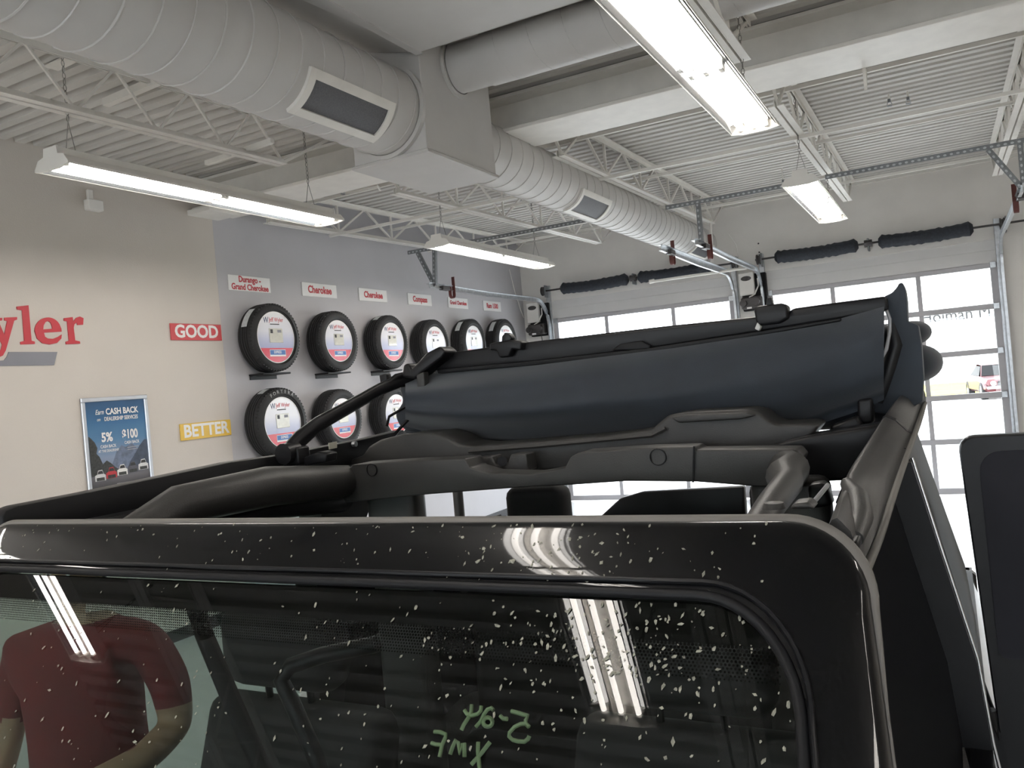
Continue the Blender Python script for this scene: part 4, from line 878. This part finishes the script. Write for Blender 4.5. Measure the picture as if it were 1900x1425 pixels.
# folding arms
pa = [W(538, 838, 'X', -1.65), W(556, 815, 'X', -1.65), W(590, 787, 'X', -1.65), W(660, 748, 'X', -1.645), W(705, 722, 'X', -1.63), W(740, 708, 'X', -1.62), W(775, 700, 'X', -1.58)]
MB().tube(pa, [.024, .022, .019, .018, .017, .018, .022], 10, True, (.7, 1.2)).build('folding_arm', satin, veh, 60)
MB().tube([W(525, 843, 'X', -1.65), W(548, 838, 'X', -1.65)], .03, 14).build('arm_pivot', satin, veh)
slab('pivot_bracket', [(524, 830), (552, 830), (556, 862), (524, 868)], W(540, 850, 'X', -1.66).y-.02, .05, satin, .006)
slab('pivot_bracket', [(560, 850), (590, 838), (606, 842), (604, 858), (564, 866)], 1.78, .05, satin, .006)
MB().tube([W(775, 742, 'Y', 2.3), W(722, 773, 'Y', 2.3), W(718, 790, 'Y', 2.28)], .005, 6).build('tension_rod', satin, veh)
MB().tube([W(770, 765, 'Y', 2.28), W(742, 795, 'Y', 2.26), W(728, 812, 'Y', 2.22)], .006, 6).build('tension_rod', satin, veh)
slab('fabric_corner', [(748, 700), (775, 690), (800, 720), (800, 800), (760, 806), (738, 790), (730, 770), (745, 745), (738, 720)], 2.33, .12, fabric, .015)
MB().tube([W(700, 728, 'X', -1.64), W(735, 700, 'X', -1.62), W(760, 694, 'X', -1.60)], .012, 8).build('upper_link', satin, veh, 60)

# body sides, doors
XS = [(0.45, .075), (0.95, .055), (1.20, .018), (1.37, .004), (1.60, -.045), (1.81, -.088)]
def xs(z, side):
    z = max(XS[0][0], min(XS[-1][0], z))
    for (a, c), (d, e_) in zip(XS, XS[1:]):
        if a <= z <= d: v = c+(e_-c)*(z-a)/(d-a); break
    return v if side > 0 else 2*VX-v
def wall_sheet(nm_, side, outline_yz, m_, th=.04, inset=0.0, zs=(.45, .95, 1.2, 1.37, 1.6, 1.81)):
    """side panel that follows the lean of the body; outline as (y at front, y at rear) per z"""
    rings_ = []
    for z, ya, yb in outline_yz:
        x = xs(z, side)-side*inset
        rings_.append([(x, ya, z), (x, yb, z), (x-side*th, yb, z), (x-side*th, ya, z)])
    return MB().rings(rings_).build(nm_, m_, veh, 25)
for s in (1, -1):
    bz = 1.2 if s > 0 else 1.06
    wall_sheet('front_door', s, [(.5, .50, 1.86), (.95, .50, 1.88), (bz, .53, 1.9)], paint)
    wall_sheet('door_frame_rear', s, [(1.2, 1.86, 1.90), (1.37, 1.86, 1.90), (1.6, 1.86, 1.89), (1.775, 1.85, 1.885)], satin, .085)
    if s < 0: wall_sheet('door_frame_top', s, [(1.735, 1.02, 1.87), (1.75, 1.05, 1.87), (1.765, 1.10, 1.87)], blk, .03, .012)
    wall_sheet('quarter_panel', s, [(.5, 2.0, 3.4), (.95, 2.0, 3.4), (1.2, 2.0, 3.4)], paint)
    wall_sheet('centre_post', s, [(.5, 1.905, 2.0), (.95, 1.915, 2.02), (1.2, 1.915, 2.05), (1.6, 1.91, 2.1), (1.80, 1.90, 2.2)], satin, .05, .004)
    wall_sheet('sill', s, [(.40, .45, 3.4), (.495, .45, 3.4)], paint, .08)
MB().tube([(xs(z, 1)+.002, 1.893, z) for z in (.97, 1.2, 1.37, 1.6, 1.78)], .0035, 8).build('door_edge_highlight', mat('door_highlight_metal', (0.55, 0.55, 0.56), 0.12, 0.9), veh, 60)  # gloss reflection along the door edge, built in as bright metal
wall_sheet('side_window', 1, [(1.21, .60, 1.86), (1.37, .70, 1.86), (1.6, .86, 1.86), (1.735, .94, 1.86), (1.785, 1.02, 1.86)], privacy, .006, .052)
wall_sheet('quarter_cover', 1, [(1.2, 2.05, 2.75), (1.37, 2.06, 2.7), (1.6, 2.1, 2.6), (1.80, 2.2, 2.5)], fabric, .02, .006)
wall_sheet('rear_side_window', -1, [(1.21, 2.05, 3.3), (1.37, 2.06, 3.2), (1.46, 2.08, 3.1)], privacy, .006, .02)
wall_sheet('side_window', -1, [(1.065, .58, 1.86), (1.21, .60, 1.86), (1.37, .70, 1.86), (1.6, .86, 1.86), (1.735, .94, 1.86)], glass('side_glass', (0.84, 0.92, 0.90), 0, 1.0), .005, .02)
# open rear door
od = bpy.data.objects.new('open_rear_door', None); COL.objects.link(od); od.parent = veh; od['label'] = 'rear door swung open beside the vehicle'; ORG['open_rear_door'] = ORG[veh.name]
def odz(z): return 2.36 + (.088-(-xs(z, 1) if False else xs(z, 1)+.0)*-1.0)*0.35
def door_pts(x0, x1, z0, z1, rr, d):
    pts = []
    for cx, cz, a0 in ((x0+rr, z1-rr, 180), (x1-rr, z1-rr, 90), (x1-.02, z0+.02, 0), (x0+.02, z0+.02, -90)):
        r_ = rr if cz > 1.3 else .02
        for k in range(6):
            a = R(a0-90*k/5); pts.append((cx+r_*math.cos(a), cz+r_*math.sin(a)))
    return [Vector((x+.055*max(0, (1.3-z)/.8), 2.36+d, z)) for x, z in pts]
MB().rings([door_pts(.012, .93, .5, 1.77, .035, 0), door_pts(.008, .934, .496, 1.774, .037, .012), door_pts(.008, .934, .496, 1.774, .037, .05), door_pts(.014, .928, .502, 1.768, .033, .062)]).build('door_shell', satin, od, 30)
MB().rings([door_pts(.05, .89, 1.22, 1.735, .05, -.004), door_pts(.05, .89, 1.22, 1.735, .05, .004)]).build('door_glass', film, od, 30)
MB().box((.70, 2.27, 1.05), (.86, 2.30, 1.085), .008).build('door_handle', satin, od)
for z in (.75, 1.1): MB().tube([(.02, 2.2, z-.05), (.02, 2.2, z+.05)], .016, 10).build('door_hinge', satin, od)
# lower body, hood, wheels (below the frame)
MB().box((2*VX-.06, .45, .42), (.06, 3.4, .5), .01).build('floor_pan', blk, veh)
MB().box((2*VX-.03, 3.34, .5), (.03, 3.42, 1.2), .02).build('tailgate', paint, veh)
MB().box((2*VX+.02, .30, .5), (-.02, .50, 1.08), .02).build('firewall', paint, veh)
MB().prism([(VX-.70, .5, 1.06), (VX-.70, .80, 1.12), (VX-.70, .84, 1.20), (VX-.70, .56, 1.19)], (1.40, 0, 0), .02).build('dashboard', plast, veh, 40)
MB().rings([[(VX-h, y, .62), (VX+h, y, .62), (VX+h, y, z-.05), (VX+h-.06, y, z), (VX, y, z+.02), (VX-h+.06, y, z), (VX-h, y, z-.05)] for y, h, z in ((-.85, .52, 1.03), (-.82, .55, 1.06), (.0, .60, 1.09), (.36, .66, 1.10))]).build('hood', paint, veh, 30)
MB().box((VX-.54, -.92, .62), (VX+.54, -.85, 1.02), .03).build('grille', paint, veh)
for k in range(7): MB().box((VX-.27+.09*k-.025, -.928, .70), (VX-.27+.09*k+.025, -.90, .96), .004).build('grille_slot', black, veh)
MB().box((VX-.85, -1.08, .45), (VX+.85, -.95, .60), .03).build('bumper', plast, veh)
for s in (-1, 1):
    MB().tube([(VX+s*.42, -.90, .83), (VX+s*.42, -.94, .83)], .085, 20).build('headlight', alum, veh)
    MB().prism([(VX+s*.60, -.80, .80), (VX+s*.60, -.65, .98), (VX+s*.60, .05, .98), (VX+s*.60, .42, .62), (VX+s*.60, .30, .60), (VX+s*.60, .0, .90), (VX+s*.60, -.60, .90), (VX+s*.60, -.74, .74)], (s*.34, 0, 0), .01).build('fender', plast, veh, 30)
    for y in (-.30, 2.75):
        x = VX+s*.70
        wh = MB().lathe([(x, .20), (x+s*.02, .36), (x+s*.06, .40), (x+s*.20, .40), (x+s*.24, .36), (x+s*.25, .22), (x+s*.22, .20)], 'X', (0, y, .40), 36).build('wheel', rubber, veh, 40)
        MB().lathe([(x+s*.22, 0), (x+s*.215, .08), (x+s*.17, .16), (x+s*.23, .215)], 'X', (0, y, .40), 30).build('wheel_rim', galv, wh, 30)
# seats and cab details
def seat(xc, y, nm_='front_seat'):
    b = MB(); b.prism([(xc-.25, y-.02, .72), (xc-.25, y+.10, .72), (xc-.22, y+.22, 1.30), (xc-.22, y+.20, 1.36), (xc-.22, y+.12, 1.36), (xc-.24, y+.05, 1.1)], (.48, 0, 0), .035, 3); o = b.build(nm_, seatm, veh, 50)
    MB().box((xc-.26, y-.50, .62), (xc+.26, y+.02, .78), .05, seg=3).build('seat_cushion', seatm, o, 50)
    MB().box((xc-.16, y+.10, 1.39), (xc+.16, y+.21, 1.575), .05, seg=4).build('headrest', seatm, o, 50)
    for q in (-.06, .06): MB().tube([(xc+q, y+.16, 1.33), (xc+q, y+.155, 1.42)], .008, 8).build('headrest_post', blk, o)
seat(-1.33, 1.20); seat(-.46, 1.30)
MB().box((-1.55, 2.45, .70), (-.22, 2.62, 1.42), .05, seg=3).build('rear_seat', seatm, veh, 50)
MB().box((-1.55, 2.0, .62), (-.22, 2.45, .85), .05, seg=3).build('rear_seat_cushion', seatm, veh, 50)
for a, c in ((930, 1042), (1384, 1500)):
    p0, p1 = W(a, 900, 'Y', 2.45), W(c, 945, 'Y', 2.45)
    MB().box((p0.x, 2.45, 1.44), (p1.x, 2.56, 1.66), .035, seg=3).build('rear_headrest', seatm, veh, 50)
p0, p1 = W(690, 920, 'Y', 1.96), W(780, 920, 'Y', 1.96)
for xa, xb in ((p0.x, p1.x), (2*VX-p1.x, 2*VX-p0.x)):
    MB().box((xa, 1.92, .6), (xb, 2.0, 1.74), .025, seg=3).build('sport_bar_post', plast, veh, 50)
p0 = W(850, 920, 'Y', 3.0); MB().tube([(p0.x, 3.0, .8), (p0.x, 3.0, 1.62)], .022, 12).build('rear_post', plast, veh)
MB().tube([GPX(358, 1110, -.1), W(380, 1180, 'Y', 1.15), W(430, 1300, 'Y', 1.15), W(490, 1435, 'Y', 1.15), W(520, 1500, 'Y', 1.15)], [.016, .018, .018, .017, .017], 10, True, (1, .5)).build('seat_belt', blk, veh, 60)
MB().tube([W(700, 1195, 'Y', 1.08), W(600, 1215, 'Y', 1.06), W(540, 1235, 'Y', 1.04), W(522, 1262, 'Y', 1.03), W(540, 1300, 'Y', 1.03), W(580, 1390, 'Y', 1.03), W(600, 1450, 'Y', 1.03)], .014, 12).build('grab_handle', satin, veh, 60)
tor = MB(); tor.torus(Vector((-.46, .92, 1.16)), .18, .014, 'Z', 32, 8, Matrix.Rotation(R(62), 4, 'X')); tor.build('steering_wheel', plast, veh, 60)
MB().tube([(-.46, .74, 1.10), (-.46, .93, 1.17)], .04, 12).build('steering_column', plast, veh)

# ------------------------------------------------------------------ person in red beyond the passenger window
skinm = mat('skin', (0.36, 0.22, 0.14), 0.55, var=0.06, scale=30)
shirt = mat('red_shirt', (0.15, 0.011, 0.013), 0.85, var=0.12, scale=14, bump=0.15, bscale=40)
pants = mat('dark_trousers', (0.022, 0.023, 0.028), 0.85, var=0.1)
hairm = mat('dark_hair', (0.018, 0.013, 0.010), 0.6, var=0.3, scale=60)
shoem = mat('black_shoe', (0.015, 0.015, 0.015), 0.4)
def skinned(verts, edges, root, sub=2):
    me = bpy.data.meshes.new('s'); me.from_pydata([v[0] for v in verts], edges, []); ob = bpy.data.objects.new('s', me); COL.objects.link(ob)
    md = ob.modifiers.new('k', 'SKIN'); md.use_smooth_shade = True
    for i, v in enumerate(verts):
        sv = me.skin_vertices[0].data[i]; r_ = v[1]; sv.radius = r_ if isinstance(r_, tuple) else (r_, r_); sv.use_root = (i == root)
    sb = ob.modifiers.new('u', 'SUBSURF'); sb.levels = sub; sb.render_levels = sub
    o2 = bpy.data.meshes.new_from_object(ob.evaluated_get(bpy.context.evaluated_depsgraph_get())); bpy.data.objects.remove(ob); return o2
PP = Vector((-2.34, 1.56, 0))
per = thing('person', 'person in a red short-sleeved shirt, arm bent, standing beyond the passenger window', 'person', PP)
V = [((0, 0, .92), (.17, .13)), ((0, 0, 1.05), (.175, .135)), ((0, -.01, 1.22), (.185, .135)), ((0, 0, 1.35), (.14, .10)), ((0, 0, 1.43), (.055, .055)), ((0, -.015, 1.50), (.05, .055)),
     ((.09, 0, .86), .088), ((.10, -.01, .48), .058), ((.105, .03, .09), .042), ((.11, -.06, .05), .040), ((.115, -.16, .035), .032),
     ((-.09, 0, .86), .088), ((-.10, -.01, .48), .058), ((-.105, .03, .09), .042), ((-.11, -.06, .05), .040), ((-.115, -.16, .035), .032),
     ((.195, 0, 1.345), .068), ((.25, .01, 1.21), .062), ((.262, .0, 1.085), .052), ((.22, -.14, 1.05), .044), ((.10, -.26, 1.04), .030), ((.03, -.30, 1.045), (.040, .018)),
     ((-.175, 0, 1.35), .062), ((-.22, .02, 1.22), .050), ((-.26, .03, 1.07), .042), ((-.23, -.12, .95), .037), ((-.20, -.24, .90), .028), ((-.18, -.31, .89), (.018, .040))]
Eg = [(0, 1), (1, 2), (2, 3), (3, 4), (4, 5), (0, 6), (6, 7), (7, 8), (8, 9), (9, 10), (0, 11), (11, 12), (12, 13), (13, 14), (14, 15), (3, 16), (16, 17), (17, 18), (18, 19), (19, 20), (20, 21), (3, 22), (22, 23), (23, 24), (24, 25), (25, 26), (26, 27)]
bm2 = bmesh.new(); bm2.from_mesh(skinned(V, Eg, 0))
def addmesh(me_): bm2.from_mesh(me_)
# fingers: four unequal chains and a thumb per hand
def fingers(base, fwd, side, palm):
    for k, (off, ln) in enumerate(((-.027, .068), (-.009, .078), (.010, .074), (.027, .058))):
        a = base+side*off; p1 = a+fwd*ln*.45; p2 = p1+fwd*ln*.3+palm*ln*.2; p3 = p2+fwd*ln*.12+palm*ln*.28
        addmesh(skinned([(tuple(a-fwd*.02), .010), (tuple(p1), .0095), (tuple(p2), .0085), (tuple(p3), .0075)], [(0, 1), (1, 2), (2, 3)], 0, 1))
    a = base-fwd*.045+side*-.032; addmesh(skinned([(tuple(a), .013), (tuple(a+side*-.022+fwd*.022), .011), (tuple(a+side*-.03+fwd*.052+palm*.01), .009)], [(0, 1), (1, 2)], 0, 1))
fingers(Vector((.0, -.315, 1.045)), Vector((-.95, -.3, 0)).normalized(), Vector((0, 0, -1)), Vector((.1, .95, 0)))
fingers(Vector((-.17, -.345, .887)), Vector((.3, -.95, -.05)).normalized(), Vector((1, .3, 0)).normalized(), Vector((0, 0, -1)))
# head
hb = bmesh.new(); bmesh.ops.create_icosphere(hb, subdivisions=4, radius=1)
for v in hb.verts:
    x, y, z = v.co; jaw = max(0, -z-.1)
    X_, Y_, Z_ = x*.077*(1-.30*jaw), y*.098*(1-.10*jaw)-(.012*jaw), z*.115
    if y < 0:
        nose = math.exp(-((x/.14)**2+((z+.12)/.22)**2))*.020*(1 if z < .12 else .5); Y_ -= nose
        for sx_ in (-.36, .36): Y_ += .009*math.exp(-(((x-sx_)/.16)**2+((z-.05)/.11)**2))
        Y_ -= .005*math.exp(-((x/.30)**2+((z+.45)/.09)**2)); Y_ += .004*math.exp(-((x/.30)**2+((z+.52)/.04)**2)); Y_ -= .007*math.exp(-((x/.3)**2+((z+.85)/.14)**2))
    for sx_ in (-1, 1): X_ += sx_*.016*math.exp(-(((x-sx_*.98)/.12)**2+((y-.12)/.14)**2+((z+.02)/.20)**2))
    v.co = (X_, Y_, Z_+1.575)
tmp = bpy.data.meshes.new('h'); hb.to_mesh(tmp); hb.free(); addmesh(tmp)
me = bpy.data.meshes.new('body'); bm2.to_mesh(me); bm2.free()
for q in (skinm, shirt, pants, shoem): me.materials.append(q)
for pl in me.polygons:
    c = pl.center
    if c.z < .085: pl.material_index = 3
    elif c.z < .93 and abs(c.x) < .19 and c.y > -.17: pl.material_index = 2
    elif c.z > 1.425: pl.material_index = 0
    elif abs(c.x) < .20 and c.y > -.165: pl.material_index = 1
    elif abs(c.x) >= .15 and c.z > 1.15: pl.material_index = 1
    else: pl.material_index = 0
    pl.use_smooth = True
MR = Matrix.Rotation(R(28), 4, 'Z')
me.transform(MR)
bo = bpy.data.objects.new('body', me); COL.objects.link(bo); bo.parent = per
hb = bmesh.new(); bmesh.ops.create_icosphere(hb, subdivisions=3, radius=1)
for v in list(hb.verts):
    if v.co.z < -.25+.9*max(0, -v.co.y)-.1 and not (v.co.y > .1 and v.co.z > -.55): hb.verts.remove(v)
for v in hb.verts: v.co = (v.co.x*.083, v.co.y*.104+.004, v.co.z*.121+1.578)
tmp = bpy.data.meshes.new('hair'); hb.to_mesh(tmp); hb.free(); tmp.transform(MR); tmp.materials.append(hairm)
for pl in tmp.polygons: pl.use_smooth = True
ho = bpy.data.objects.new('hair', tmp); COL.objects.link(ho); ho.parent = per
for s in (-1, 1):
    ob_ = MB(); ob_.tube([(s*.028, -.086, 1.581), (s*.028, -.0905, 1.581)], .008, 10)
    e_ = bmesh.new(); e_.free(); mm = ob_.build('eye', white, None); mm.data.transform(MR); mm.parent = per
    ob_ = MB(); ob_.tube([(s*.028, -.0905, 1.581), (s*.028, -.092, 1.581)], .004, 8); mm = ob_.build('iris', black, None); mm.data.transform(MR); mm.parent = per
